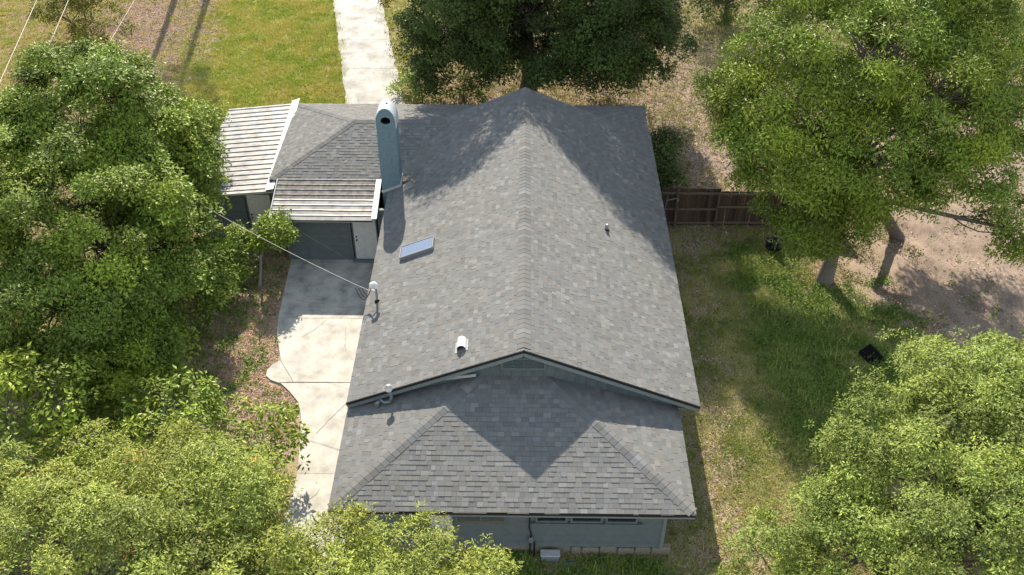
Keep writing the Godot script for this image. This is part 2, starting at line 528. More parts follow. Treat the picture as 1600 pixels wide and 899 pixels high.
# cap shingles bent over a ridge or a hip, from the low end a to the high end b
func caps(roof: Node3D, a: Vector3, b: Vector3, n1: Vector3, n2: Vector3, half := 0.17, step := 0.19) -> void:
	var d := (b - a).normalized()
	var up := (n1 + n2).normalized()
	var s1 := d.cross(n1).normalized(); var s2 := d.cross(n2).normalized()
	if s1.dot(n1 - n2) < 0: s1 = -s1
	if s2.dot(n2 - n1) < 0: s2 = -s2
	var L := a.distance_to(b)
	var t := 0.1
	while t < L:
		var l := minf(step * 1.15, L - t + 0.02)
		var mb := MB.new()
		var col := tone() * 0.96
		var lift0 := 0.027 + rng.randf() * 0.003; var lift1 := 0.02
		var p0 := a + d * t; var p1 := a + d * (t + l)
		var A := p0 + up * lift0; var B := p1 + up * lift1
		for s in [[s1, n1], [s2, n2]]:
			var sd: Vector3 = s[0] * half; var nm: Vector3 = s[1]
			var E0: Vector3 = p0 + sd + nm * (lift0 - 0.008); var E1: Vector3 = p1 + sd + nm * (lift1 - 0.006)
			var q: Array = [A, E0, E1, B]
			if (q[1] - q[0]).cross(q[2] - q[0]).dot(nm) < 0: q = [B, E1, E0, A]
			mb.quad(q[0], q[1], q[2], q[3], col)
			# lower edge and the side edge
			mb.quad(A, A - up * 0.03, E0 - nm * 0.03, E0, col)
			mb.quad(E0, E0 - nm * 0.03, E1 - nm * 0.03, E1, col)
		put("cap_shingle", mb, M.shingle, roof)
		t += step

func deck(corners: Array, thick := 0.1) -> MB:
	var nn: Vector3 = ((corners[1] - corners[0]).cross(corners[2] - corners[0])).normalized()
	var p := corners.duplicate()
	if nn.y < 0: p.reverse()
	var mb := MB.new()
	mb.prism(p, Vector3(0, thick, 0))
	return mb

func beam(a: Vector3, b: Vector3, w: float, h: float, col := Color(1, 1, 1)) -> MB:
	# a board from a to b, w thick sideways, h high
	var mb := MB.new()
	var d := (b - a).normalized()
	var side := d.cross(Vector3.UP).normalized()
	var up := side.cross(d).normalized()
	mb.box((a + b) * 0.5, Vector3(a.distance_to(b), h, w), Basis(d, up, side), col)
	return mb

# lapped boards between two ground points
func siding(parent: Node, a: Vector3, b: Vector3, y0: float, y1: float, outw: Vector3, board := 0.14) -> MeshInstance3D:
	var mb := MB.new()
	var y := y0
	var th := outw * 0.12
	while y < y1 - 0.01:
		var t := minf(y + board, y1)
		var o0 := outw * 0.034; var o1 := outw * 0.004
		var k := 0.88 + rng.randf() * 0.12
		var col := Color(k, k, k)
		var p := [Vector3(a.x, y, a.z), Vector3(b.x, y, b.z), Vector3(b.x, t, b.z), Vector3(a.x, t, a.z)]
		mb._chq(p[0] + o0, p[1] + o0, p[2] + o1, p[3] + o1, outw, col)
		mb._chq(p[0] + o0, p[1] + o0, p[1] - outw * 0.01, p[0] - outw * 0.01, Vector3.DOWN, col)
		y = t
	var mid := (a + b) * 0.5
	var d := (b - a)
	var L := d.length()
	mb.box(Vector3(mid.x, (y0 + y1) * 0.5, mid.z) - th * 0.5, Vector3(L, y1 - y0, 0.12), Basis(d.normalized(), Vector3.UP, d.normalized().cross(Vector3.UP)))
	return put("wall", mb, M.siding, parent)

func house() -> void:
	var H := thing("house", "grey-shingled single storey house with blue-grey siding and a tall chimney", "house")
	var EY := 2.7; var RY := 4.8; var ZB := -14.76
	# ---- main gable roof
	var roof := put("roof", deck([Vector3(-4.98, EY - .02, -0.01), Vector3(-4.98, EY - .02, ZB), Vector3(0, RY - .02, ZB), Vector3(0, RY - .02, -0.01)]), M.deck, H)
	put("roof_deck", deck([Vector3(4.98, EY - .02, -0.01), Vector3(4.98, EY - .02, ZB), Vector3(0, RY - .02, ZB), Vector3(0, RY - .02, -0.01)]), M.deck, roof)
	# ---- front hip roof, lower than the gable
	var HX0 := -5.0; var HX1 := 4.45; var HY := 2.437; var HZ := 3.567; var sl := 0.3104
	var TZ := -0.28; var TX0 := HX0 + (HZ - TZ); var TX1 := HX1 - (HZ - TZ); var TY := HY + sl * (HZ - TZ)
	var f0 := Vector3(HX0, HY, HZ); var f1 := Vector3(HX1, HY, HZ); var f2 := Vector3(TX1, TY, TZ); var f3 := Vector3(TX0, TY, TZ)
	var low := Vector3(0, 0.02, 0)
	var hip := put("roof", deck([f0 - low, f1 - low, f2 - low, f3 - low]), M.deck, H)
	put("roof_deck", deck([Vector3(HX0, HY, TZ) - low, f0 - low, f3 - low]), M.deck, hip)
	put("roof_deck", deck([f1 - low, Vector3(HX1, HY, TZ) - low, f2 - low]), M.deck, hip)
	shingles(hip, [f0, f1, f2, f3], true)
	shingles(hip, [Vector3(HX0, HY, TZ), f0, f3])
	shingles(hip, [f1, Vector3(HX1, HY, TZ), f2])
	var nf := Vector3(0, 1, sl).normalized(); var nl := Vector3(-sl, 1, 0).normalized(); var nr := Vector3(sl, 1, 0).normalized()
	caps(hip, f0, f3, nf, nl); caps(hip, f1, f2, nf, nr)
	# ---- main planes
	shingles(roof, [Vector3(-5, EY, ZB), Vector3(-5, EY, 0), Vector3(0, RY, 0), Vector3(0, RY, ZB)])
	shingles(roof, [Vector3(5, EY, 0), Vector3(5, EY, ZB), Vector3(0, RY, ZB), Vector3(0, RY, 0)])
	caps(roof, Vector3(0, RY, 0), Vector3(0, RY, ZB), Vector3(-0.42, 1, 0).normalized(), Vector3(0.42, 1, 0).normalized(), 0.2, 0.2)
	# ---- rear wing with a hip at each end
	var WX0 := -9.55; var WX1 := 4.98; var WY := 2.645; var WZ0 := -17.26; var WZ1 := -11.46
	var run := (WZ1 - WZ0) * 0.5
	var a0 := Vector3(WX0, WY, WZ1); var a1 := Vector3(WX1, WY, WZ1); var a2 := Vector3(WX1, WY, WZ0); var a3 := Vector3(WX0, WY, WZ0)
	var r0 := Vector3(WX0 + run, WY + sl * run, WZ0 + run); var r1 := Vector3(WX1 - run, WY + sl * run, WZ0 + run)
	var wing := put("roof", deck([a0 - low, a1 - low, r1 - low, r0 - low]), M.deck, H)
	put("roof_deck", deck([a2 - low, a3 - low, r0 - low, r1 - low]), M.deck, wing)
	put("roof_deck", deck([a3 - low, a0 - low, r0 - low]), M.deck, wing)
	put("roof_deck", deck([a1 - low, a2 - low, r1 - low]), M.deck, wing)
	var mid := Vector3(-4.2, 0, 0)
	shingles(wing, [a0, Vector3(-4.2, WY, WZ1), Vector3(-2.6, r0.y, r0.z), r0])
	shingles(wing, [a2, a3, r0, r1])
	shingles(wing, [a3, a0, r0])
	shingles(wing, [Vector3(WX1, WY, -14.2), a2, r1])
	var nb := Vector3(0, 1, -sl).normalized()
	caps(wing, a0, r0, nf, nl); caps(wing, a3, r0, nl, nb); caps(wing, a2, r1, nr, nb)
	caps(wing, r0, Vector3(-3.1, r0.y, r0.z), nf, nb)
	# ---- rake boards and fascia
	for s in [-1.0, 1.0]:
		put("drip_edge", beam(Vector3(5.0 * s, EY - 0.035, 0.012), Vector3(0.0, RY - 0.035, 0.012), 0.03, 0.085), M.drip, H)
		put("rake_board", beam(Vector3(5.0 * s, EY - 0.15, -0.02), Vector3(0.0, RY - 0.15, -0.02), 0.04, 0.17), M.trim, H)
		put("fascia", beam(Vector3(4.965 * s, EY - 0.1, -0.05), Vector3(4.965 * s, EY - 0.1, ZB), 0.03, 0.15), M.trim, H)
		put("rake_board", beam(Vector3(5.0 * s, EY - 0.12, ZB - 0.012), Vector3(0.0, RY - 0.12, ZB - 0.012), 0.03, 0.2), M.trim, H)
	put("drip_edge", beam(Vector3(HX0, HY - 0.03, HZ + 0.012), Vector3(HX1, HY - 0.03, HZ + 0.012), 0.02, 0.06), M.drip, H)
	put("fascia", beam(Vector3(HX0, HY - 0.12, HZ - 0.02), Vector3(HX1, HY - 0.12, HZ - 0.02), 0.03, 0.13), M.trim, H)
	put("fascia", beam(Vector3(HX0 + 0.02, HY - 0.1, HZ - 0.04), Vector3(HX0 + 0.02, HY - 0.1, 0.0), 0.03, 0.13), M.trim, H)
	put("fascia", beam(Vector3(HX1 - 0.02, HY - 0.1, HZ - 0.04), Vector3(HX1 - 0.02, HY - 0.1, -0.2), 0.03, 0.13), M.trim, H)
	put("fascia", beam(a3 + Vector3(0, -0.1, 0.02), a2 + Vector3(0, -0.1, 0.02), 0.03, 0.14), M.trim, H)
	# soffits close the eaves
	var sf := MB.new()
	sf.box(Vector3(-0.27, HY - 0.2, 1.75), Vector3(9.3, 0.03, 3.5))
	sf.box(Vector3(-4.66, EY - 0.2, -7.4), Vector3(0.5, 0.03, 14.6)); sf.box(Vector3(4.66, EY - 0.2, -7.4), Vector3(0.5, 0.03, 14.6))
	put("soffit", sf, M.trim, H)
	# ---- gable wall: upright boards with battens, and a vent
	var GZ := -0.22
	var nbd := 28
	for k in nbd:
		var x0 := -4.2 + 8.4 * k / nbd; var x1 := -4.2 + 8.4 * (k + 1) / nbd
		var mb := MB.new()
		var t0 := RY - 0.14 - 0.42 * absf(x0); var t1 := RY - 0.14 - 0.42 * absf(x1)
		var kk := 0.82 + rng.randf() * 0.18
		var col := Color(kk, kk, kk)
		mb.prism([Vector3(x0 + 0.004, 2.5, GZ), Vector3(x1 - 0.012, 2.5, GZ), Vector3(x1 - 0.012, t1, GZ), Vector3(x0 + 0.004, t0, GZ)], Vector3(0, 0, 0.05), col)
		mb.box(Vector3(x1 - 0.002, (2.5 + t1) * 0.5, GZ + 0.014), Vector3(0.04, t1 - 2.5, 0.036), Basis(), col)
		put("gable_board", mb, M.siding, H)
	var fr := MB.new()
	for q in [[0.0, 4.33, 1.26, 0.07], [0.0, 3.95, 1.26, 0.07]]: fr.box(Vector3(q[0], q[1], GZ + 0.045), Vector3(q[2], q[3], 0.05))
	for q in [-0.6, 0.6]: fr.box(Vector3(q, 4.14, GZ + 0.045), Vector3(0.07, 0.308, 0.05))
	var gv := put("gable_vent", fr, M.siding, H)
	for k in 6:
		var s := MB.new()
		s.box(Vector3(0, 4.0 + k * 0.055, GZ + 0.03), Vector3(1.13, 0.06, 0.008), Basis(Vector3.RIGHT, 0.35))
		put("slat", s, M.siding, gv)
	# ---- walls
	var WZ := 3.05
	siding(H, Vector3(-4.4, 0, WZ - 0.01), Vector3(3.78, 0, WZ - 0.01), 0.36, 2.25, Vector3(0, 0, 1))
	siding(H, Vector3(3.78, 0, WZ - 0.02), Vector3(3.78, 0, -0.3), 0.36, 2.25, Vector3(1, 0, 0))
	siding(H, Vector3(-4.4, 0, WZ - 0.02), Vector3(-4.4, 0, -10.0), 0.3, 2.25, Vector3(-1, 0, 0))
	siding(H, Vector3(4.4, 0, -0.3), Vector3(4.4, 0, -16.8), 0.3, 2.5, Vector3(1, 0, 0))
	siding(H, Vector3(-9.1, 0, -16.8), Vector3(4.4, 0, -16.8), 0.2, 2.5, Vector3(0, 0, -1))
	siding(H, Vector3(-9.1, 0, -16.8), Vector3(-9.1, 0, -11.45), 0.05, 2.5, Vector3(-1, 0, 0))
	siding(H, Vector3(3.78, 0, -0.3), Vector3(4.4, 0, -0.3), 0.3, 2.5, Vector3(0, 0, 1))
	# storeroom under the metal awning
	siding(H, Vector3(-8.8, 0, -10.05), Vector3(-6.42, 0, -10.05), 0.02, 2.2, Vector3(0, 0, 1), 0.115)
	siding(H, Vector3(-5.38, 0, -10.05), Vector3(-4.4, 0, -10.05), 0.02, 2.3, Vector3(0, 0, 1), 0.115)
	siding(H, Vector3(-8.8, 0, -11.4), Vector3(-8.8, 0, -10.07), 0.02, 2.2, Vector3(-1, 0, 0), 0.115)
	var lint := MB.new(); lint.box(Vector3(-5.9, 2.12, -10.1), Vector3(1.04, 0.16, 0.12)); put("lintel", lint, M.siding, H)
	for q in [-6.45, -8.82]:
		var t := MB.new(); t.cbox(Vector3(q, 1.1, -10.02), Vector3(0.09, 2.2, 0.09)); put("corner_board", t, M.siding, H)
	# carport end wall
	siding(H, Vector3(-12.4, 0, -11.42), Vector3(-10.62, 0, -11.42), 0.02, 2.15, Vector3(0, 0, 1), 0.115)
	siding(H, Vector3(-9.52, 0, -11.42), Vector3(-9.12, 0, -11.42), 0.02, 2.3, Vector3(0, 0, 1), 0.115)
	siding(H, Vector3(-12.4, 0, -17.3), Vector3(-12.4, 0, -11.44), 0.02, 2.1, Vector3(-1, 0, 0), 0.115)
	# corner boards of the front wall
	for q in [3.8, -4.42]:
		var t2 := MB.new(); t2.cbox(Vector3(q, 1.3, WZ), Vector3(0.1, 1.88, 0.1)); put("corner_board", t2, M.trim, H)
	# plinth and the stones set along its end
	var pl := MB.new()
	pl.box(Vector3(-0.95, 0.16, 2.86), Vector3(6.9, 0.42, 0.3)); put("plinth", pl, M.plinth, H)
	var x := 1.35
	while x < 3.6:
		var w := rng.randf_range(0.18, 0.55)
		var st := MB.new()
		var c := 0.9 + rng.randf() * 0.2
		st.cbox(Vector3(x + w * 0.5, 0.13 + rng.randf() * 0.03, 2.96 + rng.randf() * 0.03), Vector3(w - 0.012, 0.3 + rng.randf() * 0.1, 0.2), 0.025, Basis(Vector3.BACK, rng.randf_range(-0.03, 0.03)), Color(c, c, c))
		put("stone", st, M.stone, H)
		x += w
	# ---- front windows under the eave
	for k in 3:
		var wx := 0.78 + k * 0.93
		window(H, Vector3(wx, 1.8, WZ + 0.01), 0.8, 0.6)
	var sill := MB.new(); sill.cbox(Vector3(1.72, 1.43, WZ + 0.06), Vector3(2.95, 0.06, 0.12)); put("window_sill", sill, M.siding, H)
	# louvred window further left
	var lf := MB.new()
	for q in [[-1.1, 1.38, 1.36, 0.07], [-1.1, 2.12, 1.36, 0.07]]: lf.box(Vector3(q[0], q[1], WZ + 0.045), Vector3(q[2], q[3], 0.06))
	for q in [-1.75, -1.1, -0.45]: lf.box(Vector3(q, 1.75, WZ + 0.045), Vector3(0.06, 0.67, 0.06))
	var lw := put("window", lf, M.siding, H)
	for k in 7:
		var s := MB.new()
		s.box(Vector3(-1.1, 1.45 + k * 0.09, WZ + 0.04), Vector3(1.24, 0.01, 0.1), Basis(Vector3.RIGHT, 0.5), Color(1.0, 0.95, 0.8))
		put("slat", s, M.plinth if k % 3 == 0 else M.siding, lw)
	# pale side door by the corner of the front wall
	door(H, Vector3(-2.2, 0.6, WZ + 0.03), 0.66, 1.62, false)
	# doors of the storeroom and the carport
	door(H, Vector3(-5.9, 0.06, -10.03), 0.92, 1.98, true)
	door(H, Vector3(-10.07, 0.06, -11.4), 0.96, 1.98, true)
	# doorstep
	var ds := MB.new(); ds.cbox(Vector3(-5.9, 0.055, -9.9), Vector3(1.1, 0.09, 0.2)); put("door_sill", ds, M.siding, H)
	metal_roofs(H)
	chimney(H)
	# skylight: kerb, frame and pane
	var B := Basis(Vector3(1, 0.42, 0).normalized(), Vector3(-0.42, 1, 0).normalized(), Vector3.BACK)
	var C := Vector3(-3.48, EY + 0.42 * 1.52, -6.32)
	var kb := MB.new()
	for s in [-1.0, 1.0]:
		kb.cbox(C + B * Vector3(0, 0.07, s * 0.3), Vector3(1.2, 0.15, 0.035), 0.008, B)
		kb.cbox(C + B * Vector3(s * 0.59, 0.07, 0), Vector3(0.035, 0.15, 0.56), 0.008, B)
	var kerb := put("skylight", kb, M.galv, H)
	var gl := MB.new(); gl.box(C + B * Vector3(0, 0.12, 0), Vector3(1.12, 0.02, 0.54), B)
	put("pane", gl, M.sky_reflect_glass, kerb)
	# low saddle behind the chimney
	var sd := MB.new()
	sd.cbox(Vector3(-4.3, 2.98, -11.05), Vector3(0.5, 0.14, 0.4), 0.02, Basis(Vector3.BACK, 0.12), Color(1, 1, 1))
	put("chimney_saddle", sd, M.grime, H)

func window(H: Node3D, at: Vector3, w: float, h: float) -> void:
	var f := MB.new()
	for s in [-1.0, 1.0]:
		f.cbox(at + Vector3(0, s * h * 0.5, 0.04), Vector3(w + 0.06, 0.06, 0.06), 0.006)
		f.cbox(at + Vector3(s * w * 0.5, 0, 0.04), Vector3(0.06, h - 0.06, 0.06), 0.006)
	var o := put("window", f, M.siding, H)
	var g := MB.new(); g.box(at + Vector3(0, 0, 0.025), Vector3(w - 0.06, h - 0.06, 0.01)); put("pane", g, M.glass, o)

func door(H: Node3D, at: Vector3, w: float, h: float, knobs: bool) -> void:
	var mb := MB.new()
	mb.box(at + Vector3(0, h * 0.5, 0), Vector3(w - 0.08, h - 0.03, 0.04))
	var o := put("door", mb, M.white, H)
	var fr := MB.new()
	for s in [-1.0, 1.0]: fr.cbox(at + Vector3(s * (w * 0.5 - 0.015), h * 0.5, 0.0), Vector3(0.045, h, 0.09), 0.006)
	fr.cbox(at + Vector3(0, h + 0.02, 0.0), Vector3(w + 0.02, 0.045, 0.09), 0.006)
	put("frame", fr, M.pale if not knobs else M.siding, o)
	for row in [[0.2, 0.52], [0.62, 0.62], [1.5, 0.3]]:
		for s in [-1.0, 1.0]:
			var p := MB.new()
			if row[0] + row[1] < h: p.cbox(at + Vector3(s * w * 0.2, row[0] + row[1] * 0.5 - 0.03, 0.022), Vector3(w * 0.3, row[1] - 0.08, 0.02), 0.009)
			if p.v.size(): put("panel", p, M.white, o)
	if knobs:
		for q in [0.92, 1.08]:
			var k := MB.new()
			k.tube([at + Vector3(-w * 0.5 + 0.13, q, 0.02), at + Vector3(-w * 0.5 + 0.13, q, 0.06), at + Vector3(-w * 0.5 + 0.13, q, 0.085)], [0.018, 0.034, 0.024], 10)
			put("knob", k, M.drip, o)

# ribbed sheet: strips that run along x, laid one below the other
func metal_roofs(H: Node3D) -> void:
	# awning over the storeroom, sloping towards the patio
	var n := 8
	var aw := MB.new()
	aw.quad(Vector3(-9.2, 2.12, -9.58), Vector3(-5.5, 2.12, -9.58), Vector3(-5.5, 2.58, -11.5), Vector3(-9.2, 2.58, -11.5))
	aw.box(Vector3(-7.35, 2.15, -9.545), Vector3(3.74, 0.08, 0.03))
	var awn := put("awning", aw, M.pale, H)
	for k in n:
		var t0 := float(k) / n; var t1 := float(k + 1) / n
		var z0 := lerpf(-9.53, -11.5, t0); var z1 := lerpf(-9.53, -11.5, t1)
		var y0 := lerpf(2.2, 2.66, t0); var y1 := lerpf(2.2, 2.66, t1)
		var mb := MB.new()
		var xl := -9.22 + (0.0 if k < 5 else rng.randf() * 0.02); var xr := -5.5
		var seg := 10
		var dirt := k >= 4
		for q in seg:
			var xa := lerpf(xl, xr, float(q) / seg); var xb := lerpf(xl, xr, float(q + 1) / seg)
			var da := 0.012 * nz2.get_noise_2d(xa * 2, k * 5.0); var db := 0.012 * nz2.get_noise_2d(xb * 2, k * 5.0)
			# pan, then the raised rib at the upper edge
			mb.quad(Vector3(xa, y0 + da, z0), Vector3(xb, y0 + db, z0), Vector3(xb, y1 - 0.005 + db, z1 + 0.07), Vector3(xa, y1 - 0.005 + da, z1 + 0.07))
			mb.quad(Vector3(xa, y1 - 0.005 + da, z1 + 0.07), Vector3(xb, y1 - 0.005 + db, z1 + 0.07), Vector3(xb, y1 + 0.022 + db, z1 + 0.055), Vector3(xa, y1 + 0.022 + da, z1 + 0.055))
			mb.quad(Vector3(xa, y1 + 0.022 + da, z1 + 0.055), Vector3(xb, y1 + 0.022 + db, z1 + 0.055), Vector3(xb, y1 + 0.022 + db, z1 + 0.01), Vector3(xa, y1 + 0.022 + da, z1 + 0.01))
			mb.quad(Vector3(xa, y1 + 0.022 + da, z1 + 0.01), Vector3(xb, y1 + 0.022 + db, z1 + 0.01), Vector3(xb, y1, z1), Vector3(xa, y1, z1))
		mb.quad(Vector3(xl, y0 - 0.06, z0), Vector3(xr, y0 - 0.06, z0), Vector3(xr, y0, z0), Vector3(xl, y0, z0))
		put("metal_panel", mb, M.grime if dirt else M.rust, awn)
	var fl := MB.new()
	fl.box(Vector3(-5.42, 2.52, -10.45), Vector3(0.2, 0.03, 1.95), Basis(Vector3.RIGHT, 0.235))
	put("flashing", fl, M.white, awn)
	var sg := MB.new(); sg.box(Vector3(-9.23, 2.42, -10.5), Vector3(0.03, 0.12, 2.0), Basis(Vector3.RIGHT, 0.23)); put("edge_trim", sg, M.pale, awn)
	# carport roof: ribs run along x, falling away from the house
	var cp := MB.new()
	cp.prism([Vector3(-12.55, 2.12, -11.0), Vector3(-9.35, 2.42, -11.0), Vector3(-9.62, 2.42, -17.62), Vector3(-12.55, 2.12, -17.62)], Vector3(0, 0.05, 0))
	var car := put("carport_roof", cp, M.pale, H)
	var m := 19
	for k in m:
		var z0 := lerpf(-11.0, -17.65, float(k) / m); var z1 := lerpf(-11.0, -17.65, float(k + 1) / m)
		var mb := MB.new()
		var xr := lerpf(-9.38, -9.66, (k + 0.5) / m)
		var A := Vector3(-12.6, 2.14, 0); var B := Vector3(xr, 2.45, 0)
		var w := z0 - z1
		var pr := [[0.0, 0.0], [w * 0.45, 0.0], [w * 0.55, 0.032], [w * 0.78, 0.032], [w * 0.9, 0.0], [w, 0.003]]
		var j := rng.randf_range(-0.004, 0.004)
		for q in pr.size() - 1:
			var p: Array = pr[q]; var p2: Array = pr[q + 1]
			mb.quad(A + Vector3(0, p[1] + j, z0 - p[0]), B + Vector3(0, p[1] + j, z0 - p[0]), B + Vector3(0, p2[1] + j, z0 - p2[0]), A + Vector3(0, p2[1] + j, z0 - p2[0]))
		put("metal_panel", mb, M.rust if k == 0 else M.metal, car)
	var cf := MB.new()
	cf.prism([Vector3(-9.62, 2.53, -10.95), Vector3(-9.30, 2.59, -10.95), Vector3(-9.50, 2.70, -17.66), Vector3(-9.85, 2.55, -17.66)], Vector3(0, 0.02, 0))
	put("flashing", cf, M.white, car)

func chimney(H: Node3D) -> void:
	var x0 := -5.21; var x1 := -4.53; var zf := -10.7; var zb := -11.36
	var cx := (x0 + x1) * 0.5; var hw := (x1 - x0) * 0.5
	var top := 6.1; var spring := 5.52
	# outline of the front face seen from the camera side: straight sides and a rounded head
	var outl: Array = []
	for k in 17:
		var a := PI * k / 16.0
		outl.append(Vector2(cx + hw * cos(a), spring + (top - spring) * sin(a)))
	var hole: Array = []
	for k in 20:
		var a := TAU * k / 20.0 + 0.0
		hole.append(Vector2(cx + 0.175 * cos(a), 5.62 + 0.15 * sin(a) * (1.0 if sin(a) > 0 else 0.8)))
	var mb := MB.new()
	# stack below
	var by := 1.6
	var s := [Vector3(x0, by, zf), Vector3(x1, by, zf), Vector3(x1, by, zb), Vector3(x0, by, zb)]
	for k in 4:
		var a: Vector3 = s[k]; var b: Vector3 = s[(k + 1) % 4]
		var yy := 5.34
		mb.quad(a, b, Vector3(b.x, yy, b.z), Vector3(a.x, yy, a.z))
	var st := put("chimney", mb, M.stucco, H)
	# head: front ring around the opening, barrel, rear face, and the inside of the opening
	var hd := MB.new()
	var ring: Array = []
	for k in 20:
		var a := TAU * k / 20.0
		var d := Vector2(cos(a), sin(a))
		# the head's outline in this direction from the opening's centre
		var o := Vector2(cx, 5.62)
		var q := o
		var t := 0.1
		while t < 1.2:
			var p := o + d * t
			var inside := p.x > x0 and p.x < x1 and p.y > 5.34
			if p.y > spring:
				inside = ((p.x - cx) / hw) ** 2 + ((p.y - spring) / (top - spring)) ** 2 < 1.0
			if not inside: break
			q = p; t += 0.01
		ring.append(q)
	for k in 20:
		var k2 := (k + 1) % 20
		hd.quad(Vector3(hole[k].x, hole[k].y, zf), Vector3(ring[k].x, ring[k].y, zf), Vector3(ring[k2].x, ring[k2].y, zf), Vector3(hole[k2].x, hole[k2].y, zf))
	for q in [[x0, 1.0], [x1, -1.0]]:
		# square off the lower corners
		var px: float = q[0]
		hd._chq(Vector3(px, 5.34, zf - 0.001), Vector3(px + q[1] * 0.2, 5.34, zf - 0.001), Vector3(px + q[1] * 0.02, 5.6, zf - 0.001), Vector3(px, 5.54, zf - 0.001), Vector3.BACK, Color(1, 1, 1))
	put("head", hd, M.stucco, st)
	var br := MB.new()
	var full: Array = [Vector2(x1, 5.34)] + outl + [Vector2(x0, 5.34)]
	var rim := 0.028
	for k in full.size() - 1:
		var a: Vector2 = full[k]; var b: Vector2 = full[k + 1]
		var na := (a - Vector2(cx, minf(a.y, spring))).normalized(); var nb := (b - Vector2(cx, minf(b.y, spring))).normalized()
		var A := a + na * rim; var B := b + nb * rim
		br.quad(Vector3(A.x, A.y, zf + 0.02), Vector3(A.x, A.y, zb), Vector3(B.x, B.y, zb), Vector3(B.x, B.y, zf + 0.02))
		br._chq(Vector3(a.x, a.y, zf + 0.02), Vector3(A.x, A.y, zf + 0.02), Vector3(B.x, B.y, zf + 0.02), Vector3(b.x, b.y, zf + 0.02), Vector3.BACK, Color(1, 1, 1))
		br._chq(Vector3(a.x, a.y, zf + 0.02), Vector3(b.x, b.y, zf + 0.02), Vector3(b.x, b.y, zf - 0.02), Vector3(a.x, a.y, zf - 0.02), Vector3(cx - a.x, spring - a.y, 0), Color(1, 1, 1))
	for k in range(1, full.size() - 1):
		br.tri(Vector3(full[0].x, full[0].y, zb), Vector3(full[k + 1].x, full[k + 1].y, zb), Vector3(full[k].x, full[k].y, zb))
	put("cap", br, M.stucco_cap, st)
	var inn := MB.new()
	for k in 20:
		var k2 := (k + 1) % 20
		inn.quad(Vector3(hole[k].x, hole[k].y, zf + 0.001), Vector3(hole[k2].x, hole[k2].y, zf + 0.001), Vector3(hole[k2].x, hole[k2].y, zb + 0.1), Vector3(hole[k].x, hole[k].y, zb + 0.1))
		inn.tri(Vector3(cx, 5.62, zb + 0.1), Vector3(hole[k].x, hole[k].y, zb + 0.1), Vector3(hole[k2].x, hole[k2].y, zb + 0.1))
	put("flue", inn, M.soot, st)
	# small hole in the crown of the barrel
	var hl := MB.new(); hl.tube([Vector3(cx + 0.04, top - 0.02, -11.05), Vector3(cx + 0.04, top + 0.036, -11.05)], [0.035, 0.035], 10); put("weep_hole", hl, M.soot, st)
	# metal flashing where the stack meets the shingles
	var f := MB.new()
	f.box(Vector3(cx, 2.82, zf + 0.02), Vector3(0.76, 0.09, 0.03), Basis(Vector3.BACK, 0.4))
	f.box(Vector3(x1 + 0.02, 3.0, -11.0), Vector3(0.03, 0.2, 0.68))
	put("flashing", f, M.pale, st)

